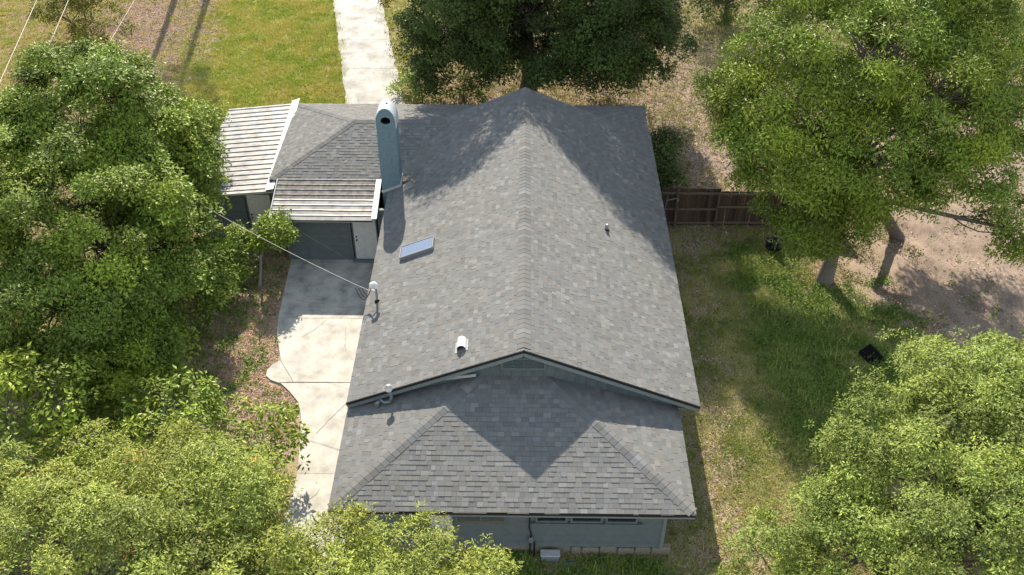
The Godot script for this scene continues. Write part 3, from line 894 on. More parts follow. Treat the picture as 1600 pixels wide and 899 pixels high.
# ---------------------------------------------------------------- things on the roof
func roof_fixtures() -> void:
	var up := 0.42
	# hooded vent
	var p := Vector3(-1.74, 4.8 - up * 1.74, -0.85)
	var t := thing("roof_vent", "white hooded vent on the shingles near the front gable", "vent", p)
	var mb := MB.new()
	var prof: Array = []
	for k in 13:
		var a := PI * k / 12.0
		prof.append(Vector2(0.125 * cos(a), 0.09 + 0.13 * sin(a)))
	prof = [Vector2(0.125, -0.07)] + prof + [Vector2(-0.125, -0.07)]
	for k in prof.size() - 1:
		var a: Vector2 = prof[k]; var b: Vector2 = prof[k + 1]
		mb.quad(Vector3(a.x, a.y, 0.14), Vector3(a.x, a.y, -0.26), Vector3(b.x, b.y, -0.26), Vector3(b.x, b.y, 0.14))
		mb.quad(Vector3(a.x * 0.93, a.y * 0.95, 0.14), Vector3(b.x * 0.93, b.y * 0.95, 0.14), Vector3(b.x * 0.93, b.y * 0.95, -0.22), Vector3(a.x * 0.93, a.y * 0.95, -0.22))
	for k in range(1, prof.size() - 1):
		mb.tri(Vector3(prof[0].x, prof[0].y, -0.26), Vector3(prof[k + 1].x, prof[k + 1].y, -0.26), Vector3(prof[k].x, prof[k].y, -0.26))
	put("hood", mb, M.pvc, t)
	var sc := MB.new()
	for k in range(1, prof.size() - 1):
		sc.tri(Vector3(prof[0].x * 0.92, prof[0].y, 0.02), Vector3(prof[k].x * 0.92, prof[k].y * 0.95, 0.02), Vector3(prof[k + 1].x * 0.92, prof[k + 1].y * 0.95, 0.02))
	put("screen", sc, M.drip, t)
	var fl := MB.new(); fl.box(Vector3(0, 0.02, -0.05), Vector3(0.4, 0.012, 0.46), Basis(Vector3.BACK, atan(0.42))); put("flange", fl, M.galv, t)
	# plumbing pipe on the right slope
	var q := Vector3(2.73, 4.8 - up * 2.73, -7.1)
	var t2 := thing("vent_pipe", "short grey plumbing vent pipe on the right roof slope", "vent pipe", q)
	var m2 := MB.new(); m2.tube([Vector3(0, -0.03, 0), Vector3(0, 0.22, 0), Vector3(0, 0.225, 0)], [0.055, 0.055, 0.035], 12); put("pipe", m2, M.galv, t2)
	var m3 := MB.new(); m3.tube([Vector3(0, -0.06, 0), Vector3(0, 0.06, 0)], [0.12, 0.06], 12); put("boot", m3, M.cable, t2)
	# service mast
	var s := Vector3(-4.62, 4.8 - up * 4.62, -4.25)
	var t3 := thing("service_mast", "galvanised electric service mast with white weatherhead at the left eave", "service mast", s)
	var m4 := MB.new(); m4.tube([Vector3(0, -0.1, 0), Vector3(0, 0.6, 0)], [0.035, 0.035], 10); put("pole", m4, M.galv, t3)
	var m5 := MB.new(); m5.tube([Vector3(0, -0.05, 0), Vector3(0, 0.03, 0), Vector3(0, 0.09, 0)], [0.09, 0.085, 0.045], 12); put("boot", m5, M.cable, t3)
	var m6 := MB.new()
	m6.tube([Vector3(0.02, 0.56, 0), Vector3(0, 0.66, 0), Vector3(-0.05, 0.73, 0.01), Vector3(-0.12, 0.71, 0.03), Vector3(-0.15, 0.63, 0.05)], [0.06, 0.08, 0.085, 0.075, 0.05], 12)
	put("weatherhead", m6, M.pvc, t3)
	var m7 := MB.new()
	m7.tube([Vector3(-0.02, 0.45, 0), Vector3(-0.09, 0.46, 0.02), Vector3(-0.17, 0.52, 0.02)], [0.02, 0.03, 0.02], 8); put("insulator", m7, M.pvc, t3)
	for k in 3:
		var pts: Array = []
		var ra: Array = []
		for i in 9:
			var f := i / 8.0
			pts.append(Vector3(-0.13 - f * (0.3 + k * 0.1), 0.62 - sin(f * PI) * (0.32 + k * 0.05) - f * 0.05, 0.04 + 0.05 * k * sin(f * PI)))
			ra.append(0.012)
		var m8 := MB.new(); m8.tube(pts, ra, 6); put("drip_loop", m8, M.cable, t3)
	# lamp on the rake board
	var l := Vector3(-3.72, 3.2, 0.06)
	var t4 := thing("security_light", "white round security light bracketed on the left front rake", "light", l)
	var m9 := MB.new(); m9.tube([Vector3(0, -0.22, -0.02), Vector3(0.0, -0.28, 0.1), Vector3(0.05, -0.06, 0.12), Vector3(0.0, 0.14, 0.08)], [0.035, 0.04, 0.04, 0.035], 8); put("bracket", m9, M.trim, t4)
	var m10 := MB.new(); m10.tube([Vector3(0, -0.28, 0.1), Vector3(-0.18, -0.31, 0.1), Vector3(-0.3, -0.27, 0.02)], [0.04, 0.035, 0.03], 8); put("arm", m10, M.trim, t4)
	var m11 := MB.new(); m11.tube([Vector3(-0.02, 0.12, 0.06), Vector3(-0.02, 0.16, 0.06), Vector3(-0.02, 0.24, 0.06), Vector3(-0.02, 0.3, 0.06), Vector3(-0.02, 0.33, 0.06)], [0.05, 0.1, 0.115, 0.085, 0.02], 14); put("lamp_head", m11, M.pvc, t4)
	var m12 := MB.new(); m12.tube([Vector3(-0.34, -0.36, 0.02), Vector3(-0.4, -0.36, 0.14)], [0.05, 0.075], 12); put("lamp_head", m12, M.galv, t4)
	# loose trim board below the rake
	var lb := beam(Vector3(-2.6, 3.50, -0.13), Vector3(-1.32, 3.72, -0.13), 0.025, 0.1)
	var o := put("trim_board", lb, M.pale, self, Vector3(-2.0, 3.6, -0.13))
	tag(o, "loose pale trim board lying on the shingles under the left rake", "board")
	# overhead lines
	wire("service_drop", "silver service cable strung from the weatherhead into the big left tree", Vector3(-4.8, 3.33, -4.2), Vector3(-14.8, 5.6, -9.6), 0.35, 0.008, M.wire)
	wire("house_cable", "thin dark cable running beside the silver service cable over the patio", Vector3(-4.9, 2.62, -5.9), Vector3(-14.6, 5.2, -12.0), 0.3, 0.004, M.cable)
	wire("power_line", "outermost white power line across the top left corner", Vector3(-16.5, 7.0, -3.6), Vector3(-24.0, 7.5, -42.0), 0.1, 0.012, M.wire, "power lines in the corner")
	wire("power_line", "middle white power line, above the sparse olive shrub", Vector3(-16.2, 7.0, -7.6), Vector3(-22.4, 7.5, -42.0), 0.1, 0.012, M.wire, "power lines in the corner")
	wire("power_line", "power line over the brown mulch, nearest the lawn", Vector3(-15.0, 7.0, -11.0), Vector3(-17.0, 7.4, -42.0), 0.1, 0.009, M.wire, "power lines in the corner")

func wire(called: String, label: String, a: Vector3, b: Vector3, sag: float, r: float, m: Material, group := "") -> void:
	var pts: Array = []; var ra: Array = []
	for i in 25:
		var f := i / 24.0
		pts.append(a.lerp(b, f) - Vector3(0, 4.0 * sag * f * (1.0 - f), 0)); ra.append(r)
	var mb := MB.new(); mb.tube(pts, ra, 6)
	var o := put(called, mb, m, self, (a + b) * 0.5)
	tag(o, label, "cable", group)

# ---------------------------------------------------------------- fence
func fence() -> void:
	var F := thing("wooden_fence", "dark weathered wooden picket fence beside the house", "fence", Vector3(7.9, 0, -12.5))
	var z := 0.0
	var x := -2.55
	var gate := 7.55 - 7.9
	while x < 4.6:
		var w := 0.135 + rng.randf() * 0.012
		var h := 1.72 + rng.randf() * 0.05
		if x > gate: h -= 0.12
		var c := rng.randf_range(0.4, 1.0)
		var mb := MB.new()
		mb.box(Vector3(x + w * 0.5, h * 0.5 - 0.03, z - 0.03 + rng.randf() * 0.008), Vector3(w - 0.004, h, 0.018), Basis(Vector3.BACK, rng.randf_range(-0.008, 0.008)), Color(c, c * 0.97, c * 0.93))
		put("picket", mb, M.fencewood, F)
		x += w
	for q in [[-2.55, gate - 0.02, 1.52], [-2.55, gate - 0.02, 0.78], [-2.55, gate - 0.02, 0.12], [gate + 0.05, 4.6, 0.9], [gate + 0.05, 4.6, 0.15], [gate + 0.05, 4.6, 1.5]]:
		var mb := MB.new()
		mb.cbox(Vector3((q[0] + q[1]) * 0.5, q[2], z + 0.02), Vector3(q[1] - q[0], 0.09, 0.045), 0.006, Basis())
		put("rail", mb, M.railwood, F)
	for q in [[-1.95, 1.95, 0.12], [gate, 1.62, 0.09], [2.0, 1.6, 0.09], [4.5, 1.6, 0.09]]:
		var mb := MB.new()
		mb.cbox(Vector3(q[0], q[1] * 0.5 - 0.02, z + 0.1), Vector3(q[2], q[1], q[2]), 0.01, Basis())
		put("post", mb, M.postwood, F)
	var lt := MB.new()
	lt.box(Vector3(-2.2, 1.35, 0.2), Vector3(0.42, 0.04, 0.03), Basis(Vector3.BACK, 0.25))
	lt.tube([Vector3(-1.95, 1.32, 0.18), Vector3(-1.95, 1.32, 0.24)], [0.06, 0.05], 10)
	put("latch", lt, M.galv, F)
	var rod := MB.new(); rod.tube([Vector3(-2.48, 0.1, 0.2), Vector3(-2.34, 1.5, 0.18)], [0.014, 0.014], 6); put("rod", rod, M.galv, F)

# ---------------------------------------------------------------- trees
# a spray of leaves about 0.25 m across, centred on its twig
func spray(n: int, len: float, wid: float, spread: float, droop: float, sd: int) -> ArrayMesh:
	var r := RandomNumberGenerator.new(); r.seed = sd
	var mb := MB.new()
	for k in n:
		var a := TAU * (k * 0.381966) + r.randf() * 0.5
		var el := r.randf_range(-0.2, 1.0)
		var d := Vector3(cos(a) * cos(el), sin(el), sin(a) * cos(el)).normalized()
		var base := d * spread * r.randf_range(0.15, 0.95)
		var ld := (d * 0.8 + Vector3(r.randf_range(-.6, .6), r.randf_range(-.5, .3) - droop, r.randf_range(-.6, .6))).normalized()
		var side := ld.cross(Vector3(r.randf_range(-.5, .5), 1, r.randf_range(-.5, .5))).normalized()
		var nn := side.cross(ld).normalized()
		var l := len * r.randf_range(0.75, 1.2); var w := wid * r.randf_range(0.8, 1.2) * 0.5
		var m := base + ld * l * 0.45 - nn * w * 0.35
		var tip := base + ld * l - nn * l * 0.15
		var q := r.randf_range(0.45, 1.0)
		var col := Color(q * r.randf_range(0.92, 1.05), q, q * 0.95)
		mb.tri(base, m + side * w + nn * w * 0.35, tip, col)
		mb.tri(base, tip, m - side * w + nn * w * 0.35, col)
	return mb.mesh(null)

# lobes: [centre, radii]; the crown is built of puffs that sit on the lobes, each a cap of sprays
func crown(parent: Node3D, lobes: Array, opt: Dictionary) -> Array:
	var xf: Array[Transform3D] = []
	var cols: Array[Color] = []
	var puffs: Array = []
	for L in lobes:
		var c: Vector3 = L[0]; var R: Vector3 = L[1]
		var area := (R.x * R.y + R.y * R.z + R.x * R.z) / 3.0 * 4.0 * PI
		var n := int(area * opt.get("puffs", 0.55))
		for k in n:
			var y := 1.0 - 2.0 * (k + rng.randf()) / n
			if y < opt.get("floor", -0.7): continue
			var a := k * 2.399963 + rng.randf() * 0.9
			var s := sqrt(maxf(0.0, 1.0 - y * y))
			var d := Vector3(cos(a) * s, y, sin(a) * s)
			var p := c + d * R * rng.randf_range(0.58, 1.12)
			# skip what lies deep inside another lobe
			var deep := false
			for L2 in lobes:
				if L2 == L: continue
				var e: Vector3 = (p - L2[0]) / L2[1]
				if e.length() < 0.72: deep = true
			if deep or p.y < 0.35: continue
			if nz.get_noise_3d(p.x * 2.2, p.y * 2.2 + 90.0, p.z * 2.2) < opt.get("gap", -0.3): continue
			puffs.append([p, d, (0.35 + 0.8 * pow(rng.randf(), 1.5)) * opt.get("size", 1.0) * 1.1])
	for P in puffs:
		var p: Vector3 = P[0]; var d: Vector3 = P[1]; var r: float = P[2]
		var m := int(opt.get("dense", 46.0) * r * r * (0.75 + rng.randf() * 0.5)) + 4
		var young := rng.randf()
		var tint: Color = Color(1, 1, 1).lerp(opt.get("young", Color(1.3, 1.2, 0.8)), pow(young, 2.0)) * rng.randf_range(0.68, 1.18)
		var sq := Vector3(rng.randf_range(0.85, 1.25), rng.randf_range(0.55, 0.8) * opt.get("flat", 0.85), rng.randf_range(0.85, 1.25))
		for k in m:
			var u := Vector3(rng.randfn(), rng.randfn(), rng.randfn()).normalized()
			if u.dot(d) < -0.25 and rng.randf() < 0.75: u = -u
			if u.y < -0.3 and rng.randf() < 0.6: u.y = -u.y
			var q := p + u * sq * r * (pow(rng.randf(), 0.3) if rng.randf() < 0.86 else rng.randf_range(1.0, 1.5))
			if q.y < 0.15: continue
			var ax := (u * 0.7 + Vector3(0, 0.7, 0) + d * 0.3 + Vector3(rng.randf_range(-.4, .4), 0, rng.randf_range(-.4, .4))).normalized()
			var sx := ax.cross(Vector3(rng.randfn(), rng.randfn(), rng.randfn())).normalized()
			var b := Basis(sx, ax, sx.cross(ax)).scaled_local(Vector3.ONE * rng.randf_range(0.75, 1.25))
			xf.append(Transform3D(b, q))
			var v := rng.randf_range(0.82, 1.18)
			var cc := Color(tint.r * v, tint.g * v, tint.b * v)
			if rng.randf() < opt.get("rusty", 0.0): cc = Color(cc.r * 1.7, cc.g * 0.9, cc.b * 0.9)
			cols.append(cc)
	var mm := MultiMesh.new()
	mm.transform_format = MultiMesh.TRANSFORM_3D
	mm.use_colors = true
	var ms: ArrayMesh = opt.mesh
	mm.mesh = ms
	mm.instance_count = xf.size()
	for i in xf.size():
		mm.set_instance_transform(i, Transform3D(xf[i].basis, xf[i].origin - parent.position))
		mm.set_instance_color(i, cols[i])
	var o := MultiMeshInstance3D.new()
	o.name = "crown"; o.multimesh = mm; o.material_override = opt.material
	o.set_meta("kind", "stuff")
	parent.add_child(o, true)
	return puffs

func limb(a: Vector3, b: Vector3, r0: float, r1: float, bend: float) -> MB:
	var mb := MB.new()
	limb_to(mb, a, b, r0, r1, bend)
	return mb

func limb_to(mb: MB, a: Vector3, b: Vector3, r0: float, r1: float, bend: float, sides := 7) -> void:
	var pts: Array = []; var ra: Array = []
	var off := Vector3(rng.randf_range(-1, 1), rng.randf_range(0.0, 0.6), rng.randf_range(-1, 1)) * bend
	var off2 := Vector3(rng.randf_range(-1, 1), rng.randf_range(-0.5, 0.5), rng.randf_range(-1, 1)) * bend * 0.5
	for i in 7:
		var f := i / 6.0
		pts.append(a.lerp(b, f) + off * sin(f * PI) + off2 * sin(f * TAU))
		ra.append(lerpf(r0, r1, f))
	mb.tube(pts, ra, sides)

func tree(called: String, label: String, cat: String, base: Vector3, lean: Vector3, rad: float, lobes: Array, opt: Dictionary, group := "") -> Node3D:
	var T := thing(called, label, cat, base, group)
	var puffs := crown(T, lobes, opt)
	var fork := base + lean
	var tr := MB.new()
	var pts: Array = []; var ra: Array = []
	for i in 9:
		var f := i / 8.0
		pts.append((base - Vector3(0, 0.15, 0)).lerp(fork, f) + Vector3(sin(f * 5.0), 0, cos(f * 4.0) - 1.0) * rad * 0.4 * f - base)
		ra.append(rad * (1.0 + 0.55 * pow(1.0 - f, 4.0)) * (1.0 - 0.3 * f))
	tr.tube(pts, ra, 12)
	var bark: Material = opt.get("bark", M.bark)
	var trunk := put("trunk", tr, bark, T)
	var last: Vector3 = pts[8]
	for L in lobes:
		var c: Vector3 = L[0] - base
		var mb := limb(last - Vector3(0, 0.2, 0), c, rad * 0.5, rad * 0.22, last.distance_to(c) * 0.1)
		var near: Array = []
		for P in puffs:
			if ((P[0] - L[0]) / L[1]).length() < 1.15: near.append(P)
		for k in mini(near.size(), opt.get("twigs", 22)):
			var P: Array = near[rng.randi() % near.size()]
			var e: Vector3 = P[0] - base
			var s := (last - Vector3(0, 0.2, 0)).lerp(c, rng.randf_range(0.45, 1.0))
			s = s.lerp(e, rng.randf_range(0.0, 0.12))
			limb_to(mb, s, e, clampf(rad * 0.13, 0.014, 0.035), 0.008, s.distance_to(e) * 0.16, 5)
		put("limb", mb, bark, trunk)
	return T

func trees() -> void:
	var small := spray(24, 0.125, 0.056, 0.24, 0.1, 1)
	var broad := spray(14, 0.17, 0.075, 0.25, 0.25, 2)
	var fine := spray(30, 0.09, 0.034, 0.21, 0.05, 3)
	var feather := spray(26, 0.14, 0.048, 0.3, 0.25, 4)
	var oakm := spray(24, 0.125, 0.065, 0.27, 0.15, 5)
	var lush := leafmat(0.225, 0.32, 0.045, 0.45, 0.48)
	var bright := leafmat(0.255, 0.35, 0.052, 0.5, 0.48)
	var light := leafmat(0.33, 0.42, 0.095, 0.55, 0.5)
	var yell := leafmat(0.40, 0.47, 0.105, 0.55, 0.5)
	var dark := leafmat(0.105, 0.155, 0.04, 0.65, 0.45)
	var olive := leafmat(0.22, 0.22, 0.05, 0.8)
	# big dense tree on the left
	tree("broadleaf_tree", "big dense green tree at the left, overhanging the carport roof", "tree", Vector3(-14.2, 0, -7.4), Vector3(0.2, 2.6, 0.1), 0.32, [
		[Vector3(-14.6, 5.5, -9.2), Vector3(2.9, 3.3, 2.8)], [Vector3(-13.5, 5.1, -8.9), Vector3(2.0, 2.9, 2.5)], [Vector3(-16.2, 4.6, -6.6), Vector3(2.8, 3.2, 3.0)],
		[Vector3(-13.9, 4.4, -5.4), Vector3(2.8, 3.0, 2.8)], [Vector3(-12.3, 2.9, -5.6), Vector3(1.6, 2.1, 2.0)], [Vector3(-14.6, 3.0, -3.4), Vector3(2.6, 2.4, 2.2)],
		[Vector3(-12.1, 2.9, -10.3), Vector3(1.1, 1.5, 1.1)], [Vector3(-12.9, 3.4, -12.6), Vector3(0.9, 0.9, 1.5)], [Vector3(-12.5, 2.0, -2.8), Vector3(1.7, 1.7, 1.6)]],
		{"mesh": small, "material": lush, "puffs": 0.95, "dense": 150.0, "floor": -0.6, "size": 0.76, "gap": -0.3, "young": Color(1.45, 1.3, 1.0), "rusty": 0.004})
	# tall dark oak behind the house
	tree("oak_tree", "tall dark green oak behind the rear eave of the house", "tree", Vector3(0.15, 0, -23.2), Vector3(0.0, 3.2, -0.2), 0.34, [
		[Vector3(-3.0, 4.9, -22.8), Vector3(2.9, 3.2, 2.8)], [Vector3(3.7, 5.0, -22.4), Vector3(3.0, 3.2, 3.0)], [Vector3(0.3, 2.9, -21.5), Vector3(2.2, 1.3, 1.0)], [Vector3(-3.6, 2.6, -21.6), Vector3(1.8, 1.2, 1.0)], [Vector3(0.2, 4.6, -22.0), Vector3(3.0, 2.8, 2.2)], [Vector3(-3.7, 9.8, -20.8), Vector3(2.0, 1.6, 1.8)],
		[Vector3(0.4, 7.6, -25.0), Vector3(4.6, 3.8, 3.4)], [Vector3(2.6, 10.6, -22.6), Vector3(3.4, 3.2, 3.0)], [Vector3(4.6, 4.0, -20.6), Vector3(2.0, 1.8, 1.6)], [Vector3(-1.2, 9.6, -23.6), Vector3(2.6, 2.4, 2.6)],
		[Vector3(4.4, 11.6, -21.0), Vector3(1.9, 1.6, 1.7)]],
		{"mesh": oakm, "material": dark, "puffs": 0.65, "dense": 72.0, "floor": -0.95, "gap": -0.4, "young": Color(1.4, 1.3, 1.0), "twigs": 26})
	# spreading tree on the right
	tree("shade_tree", "large bright green spreading tree standing on the right lawn", "tree", Vector3(11.1, 0, -9.0), Vector3(0.5, 3.6, -0.9), 0.23, [
		[Vector3(9.1, 7.0, -10.2), Vector3(2.4, 2.3, 2.8)], [Vector3(11.0, 8.6, -10.4), Vector3(3.0, 2.0, 2.6)], [Vector3(12.6, 9.6, -12.2), Vector3(3.2, 1.8, 2.2)], [Vector3(9.2, 4.5, -9.9), Vector3(2.2, 1.6, 1.8)], [Vector3(8.4, 6.2, -11.0), Vector3(1.7, 1.5, 1.7)],
		[Vector3(11.6, 5.6, -8.2), Vector3(2.4, 1.7, 1.7)], [Vector3(13.8, 7.4, -9.6), Vector3(2.4, 2.0, 2.2)],
		[Vector3(10.4, 3.0, -8.7), Vector3(1.5, 1.3, 1.0)], [Vector3(15.2, 4.8, -9.4), Vector3(2.0, 1.2, 1.4)], [Vector3(16.6, 3.4, -7.6), Vector3(1.2, 0.8, 0.9)]],
		{"mesh": feather, "material": bright, "puffs": 0.85, "dense": 58.0, "floor": -0.85, "flat": 0.6, "size": 0.8, "gap": -0.3, "young": Color(1.6, 1.4, 1.0), "bark": M.greybark, "twigs": 26})
	tree("leaning_tree", "leaning pale-trunked tree behind the spreading tree, over the sandy ground", "tree", Vector3(14.7, 0, -11.9), Vector3(-2.3, 3.2, -0.5), 0.18, [
		[Vector3(13.6, 6.6, -14.0), Vector3(2.8, 2.0, 2.4)], [Vector3(16.6, 5.8, -13.6), Vector3(2.8, 2.0, 2.4)], [Vector3(14.8, 8.4, -16.4), Vector3(3.2, 1.8, 2.2)], [Vector3(17.6, 6.6, -11.4), Vector3(2.4, 1.6, 2.0)]],
		{"mesh": feather, "material": bright, "puffs": 0.5, "dense": 42.0, "floor": -0.85, "flat": 0.55, "size": 0.92, "young": Color(1.4, 1.3, 1.0), "bark": M.bark, "twigs": 20})
	for q in [[Vector3(-20.6, 0, -38.6), 13.0, "tall pine past the top edge whose trunk shadow crosses the mulch, left one"], [Vector3(-18.9, 0, -39.4), 12.0, "tall pine past the top edge whose trunk shadow crosses the mulch, right one"]]:
		var pb: Vector3 = q[0]
		tree("pine_tree", q[2], "tree", pb, Vector3(0.1, q[1] - 1.0, 0), 0.2, [[pb + Vector3(0, q[1] + 1.0, 0), Vector3(1.6, 1.8, 1.6)]], {"mesh": small, "material": dark, "puffs": 0.8, "dense": 50.0, "size": 0.7}, "pines past the top edge")
	# rounded crown, bottom right
	tree("laurel_tree", "rounded light green tree filling the bottom right corner", "tree", Vector3(11.6, 0, 4.2), Vector3(0.0, 2.2, 0.0), 0.28, [
		[Vector3(12.0, 4.3, 1.8), Vector3(2.2, 1.8, 2.0)], [Vector3(9.8, 4.1, 3.8), Vector3(2.2, 1.9, 2.1)], [Vector3(12.6, 4.8, 3.6), Vector3(2.8, 2.3, 2.4)],
		[Vector3(10.6, 4.4, 6.2), Vector3(2.6, 2.2, 2.0)], [Vector3(7.9, 2.8, 5.2), Vector3(1.6, 1.5, 1.5)], [Vector3(13.4, 4.2, 6.0), Vector3(2.4, 2.2, 2.2)]],
		{"mesh": fine, "material": light, "puffs": 1.1, "dense": 130.0, "floor": -0.5, "size": 0.68, "gap": -0.42, "young": Color(1.25, 1.15, 1.0)})
	tree("laurel_sapling", "low light green bushy tree at the bottom edge, right of the house", "tree", Vector3(6.3, 0, 5.2), Vector3(0.0, 0.9, 0.0), 0.1, [
		[Vector3(6.4, 1.8, 4.9), Vector3(1.3, 1.2, 1.2)], [Vector3(7.0, 1.6, 6.2), Vector3(1.2, 1.1, 1.0)]],
		{"mesh": fine, "material": light, "puffs": 1.0, "dense": 120.0, "floor": -0.5, "size": 0.6, "young": Color(1.2, 1.1, 1.0)})
	# foreground crowns, bottom left
	tree("yellow_green_tree", "yellow-green fine-leaved tree in the bottom left corner", "tree", Vector3(-9.6, 0, 6.4), Vector3(0.0, 2.2, 0.0), 0.28, [
		[Vector3(-10.8, 4.2, 5.8), Vector3(2.3, 2.0, 1.9)], [Vector3(-7.8, 4.0, 5.0), Vector3(2.1, 1.9, 1.8)], [Vector3(-9.4, 4.5, 7.4), Vector3(2.8, 2.3, 2.2)],
		[Vector3(-6.6, 3.7, 6.8), Vector3(1.9, 1.7, 1.8)], [Vector3(-12.4, 4.0, 7.0), Vector3(2.2, 2.0, 2.0)]],
		{"mesh": fine, "material": yell, "puffs": 1.1, "dense": 130.0, "floor": -0.5, "size": 0.68, "gap": -0.42, "young": Color(1.25, 1.15, 0.9), "rusty": 0.003})
	tree("yellow_green_tree", "light green tree crown overlapping the house front at the bottom edge", "tree", Vector3(-3.6, 0, 7.8), Vector3(0.0, 2.0, 0.0), 0.2, [
		[Vector3(-4.3, 3.8, 6.8), Vector3(1.5, 1.4, 1.2)], [Vector3(-2.6, 3.6, 6.4), Vector3(1.2, 1.1, 1.0)], [Vector3(-1.5, 3.4, 6.7), Vector3(0.9, 0.9, 0.8)], [Vector3(-3.4, 3.9, 7.8), Vector3(1.9, 1.5, 1.3)]],
		{"mesh": fine, "material": yell, "puffs": 1.0, "dense": 120.0, "floor": -0.6, "size": 0.65, "young": Color(1.25, 1.15, 0.9)})
	# mid-left small trees
	tree("broadleaf_sapling", "bright broad-leaved young tree with pale twigs at the left edge", "tree", Vector3(-14.6, 0, 0.4), Vector3(0.0, 1.4, 0.0), 0.1, [
		[Vector3(-14.4, 3.2, 0.2), Vector3(1.6, 1.4, 1.3)], [Vector3(-12.8, 2.8, 0.0), Vector3(1.3, 1.1, 1.1)], [Vector3(-14.2, 2.6, 2.0), Vector3(1.5, 1.2, 1.2)], [Vector3(-11.4, 1.9, 0.6), Vector3(1.3, 1.0, 1.0)]],
		{"mesh": broad, "material": lush, "puffs": 0.8, "dense": 34.0, "floor": -0.6, "size": 0.7, "young": Color(1.7, 1.45, 1.0), "bark": M.palebark})
	tree("loquat_tree", "small large-leaved tree with bare pale twigs leaning over the walk", "tree", Vector3(-8.2, 0, 0.9), Vector3(0.1, 0.9, 0.1), 0.08, [
		[Vector3(-8.6, 1.7, 0.6), Vector3(1.1, 0.8, 1.0)], [Vector3(-7.4, 1.5, 0.2), Vector3(0.9, 0.6, 0.8)], [Vector3(-9.6, 2.1, 1.2), Vector3(1.4, 1.1, 1.2)], [Vector3(-7.9, 1.6, 2.2), Vector3(1.1, 0.8, 1.0)], [Vector3(-10.4, 2.2, -0.2), Vector3(1.2, 1.0, 1.1)]],
		{"mesh": broad, "material": bright, "puffs": 1.1, "dense": 30.0, "floor": -0.6, "size": 0.6, "young": Color(1.3, 1.2, 0.9), "bark": M.palebark, "twigs": 30})
	tree("young_tree", "small bright leafy tree in front of the carport door", "tree", Vector3(-9.7, 0, -8.4), Vector3(0.2, 1.2, -0.3), 0.06, [
		[Vector3(-9.0, 1.9, -9.2), Vector3(0.62, 0.5, 0.5)], [Vector3(-10.6, 1.6, -9.0), Vector3(0.7, 0.5, 0.6)], [Vector3(-10.6, 1.0, -7.9), Vector3(0.6, 0.45, 0.5)]],
		{"mesh": small, "material": bright, "puffs": 3.0, "dense": 170.0, "floor": -0.8, "size": 0.4, "bark": M.palebark, "young": Color(1.4, 1.25, 1.0)})
	# far trees and shrubs
	tree("olive_shrub", "sparse olive green small tree on the mulch, top left", "tree", Vector3(-23.0, 0, -28.4), Vector3(0.0, 0.8, 0.0), 0.1, [
		[Vector3(-22.0, 1.5, -27.8), Vector3(1.7, 1.2, 1.5)], [Vector3(-24.0, 1.5, -28.4), Vector3(1.6, 1.2, 1.4)], [Vector3(-23.0, 2.0, -29.4), Vector3(1.8, 1.2, 1.4)]],
		{"mesh": small, "material": olive, "puffs": 0.9, "dense": 34.0, "floor": -0.7, "size": 0.7})
	tree("background_oak", "dark tree at the top edge between the oak and the spreading tree", "tree", Vector3(10.9, 0, -31.5), Vector3(0.0, 1.2, 0.0), 0.16, [
		[Vector3(9.6, 2.0, -30.8), Vector3(2.0, 1.7, 1.6)], [Vector3(12.4, 2.4, -31.4), Vector3(2.4, 2.0, 1.8)]],
		{"mesh": oakm, "material": dark, "puffs": 0.55, "dense": 34.0, "floor": -0.9})
	for s in [["shrub", "light green shrub under the oak, nearest the driveway", Vector3(-4.9, 0, -22.6), 1.0, light], ["shrub", "darker green shrub under the oak, left of its trunk", Vector3(-2.9, 0, -22.4), 0.8, lush]]:
		var c: Vector3 = s[2]
		tree(s[0], s[1], "shrub", c, Vector3(0, 0.4, 0), 0.05, [[c + Vector3(0, 0.7, 0), Vector3(1.3 * s[3], 0.7, 0.9)]], {"mesh": small, "material": s[4], "puffs": 1.3, "dense": 50.0, "size": 0.5, "twigs": 12}, "shrubs under the oak")
	var sx := 0
	for s in [[Vector3(5.75, 0, -16.6), 0.95, "tall dark shrub against the right wall, farthest from the fence"], [Vector3(5.8, 0, -14.8), 0.85, "dark green shrub against the right wall, nearest the fence"]]:
		var c: Vector3 = s[0]
		tree("shrub", s[2], "shrub", c, Vector3(0, 0.5, 0), 0.05, [[c + Vector3(0, 0.85, 0), Vector3(0.6, 0.8, 1.0) * s[1]]], {"mesh": oakm, "material": dark, "puffs": 2.0, "dense": 60.0, "size": 0.45, "twigs": 12, "young": Color(1.6, 1.6, 1.0)}, "shrubs along the right wall")

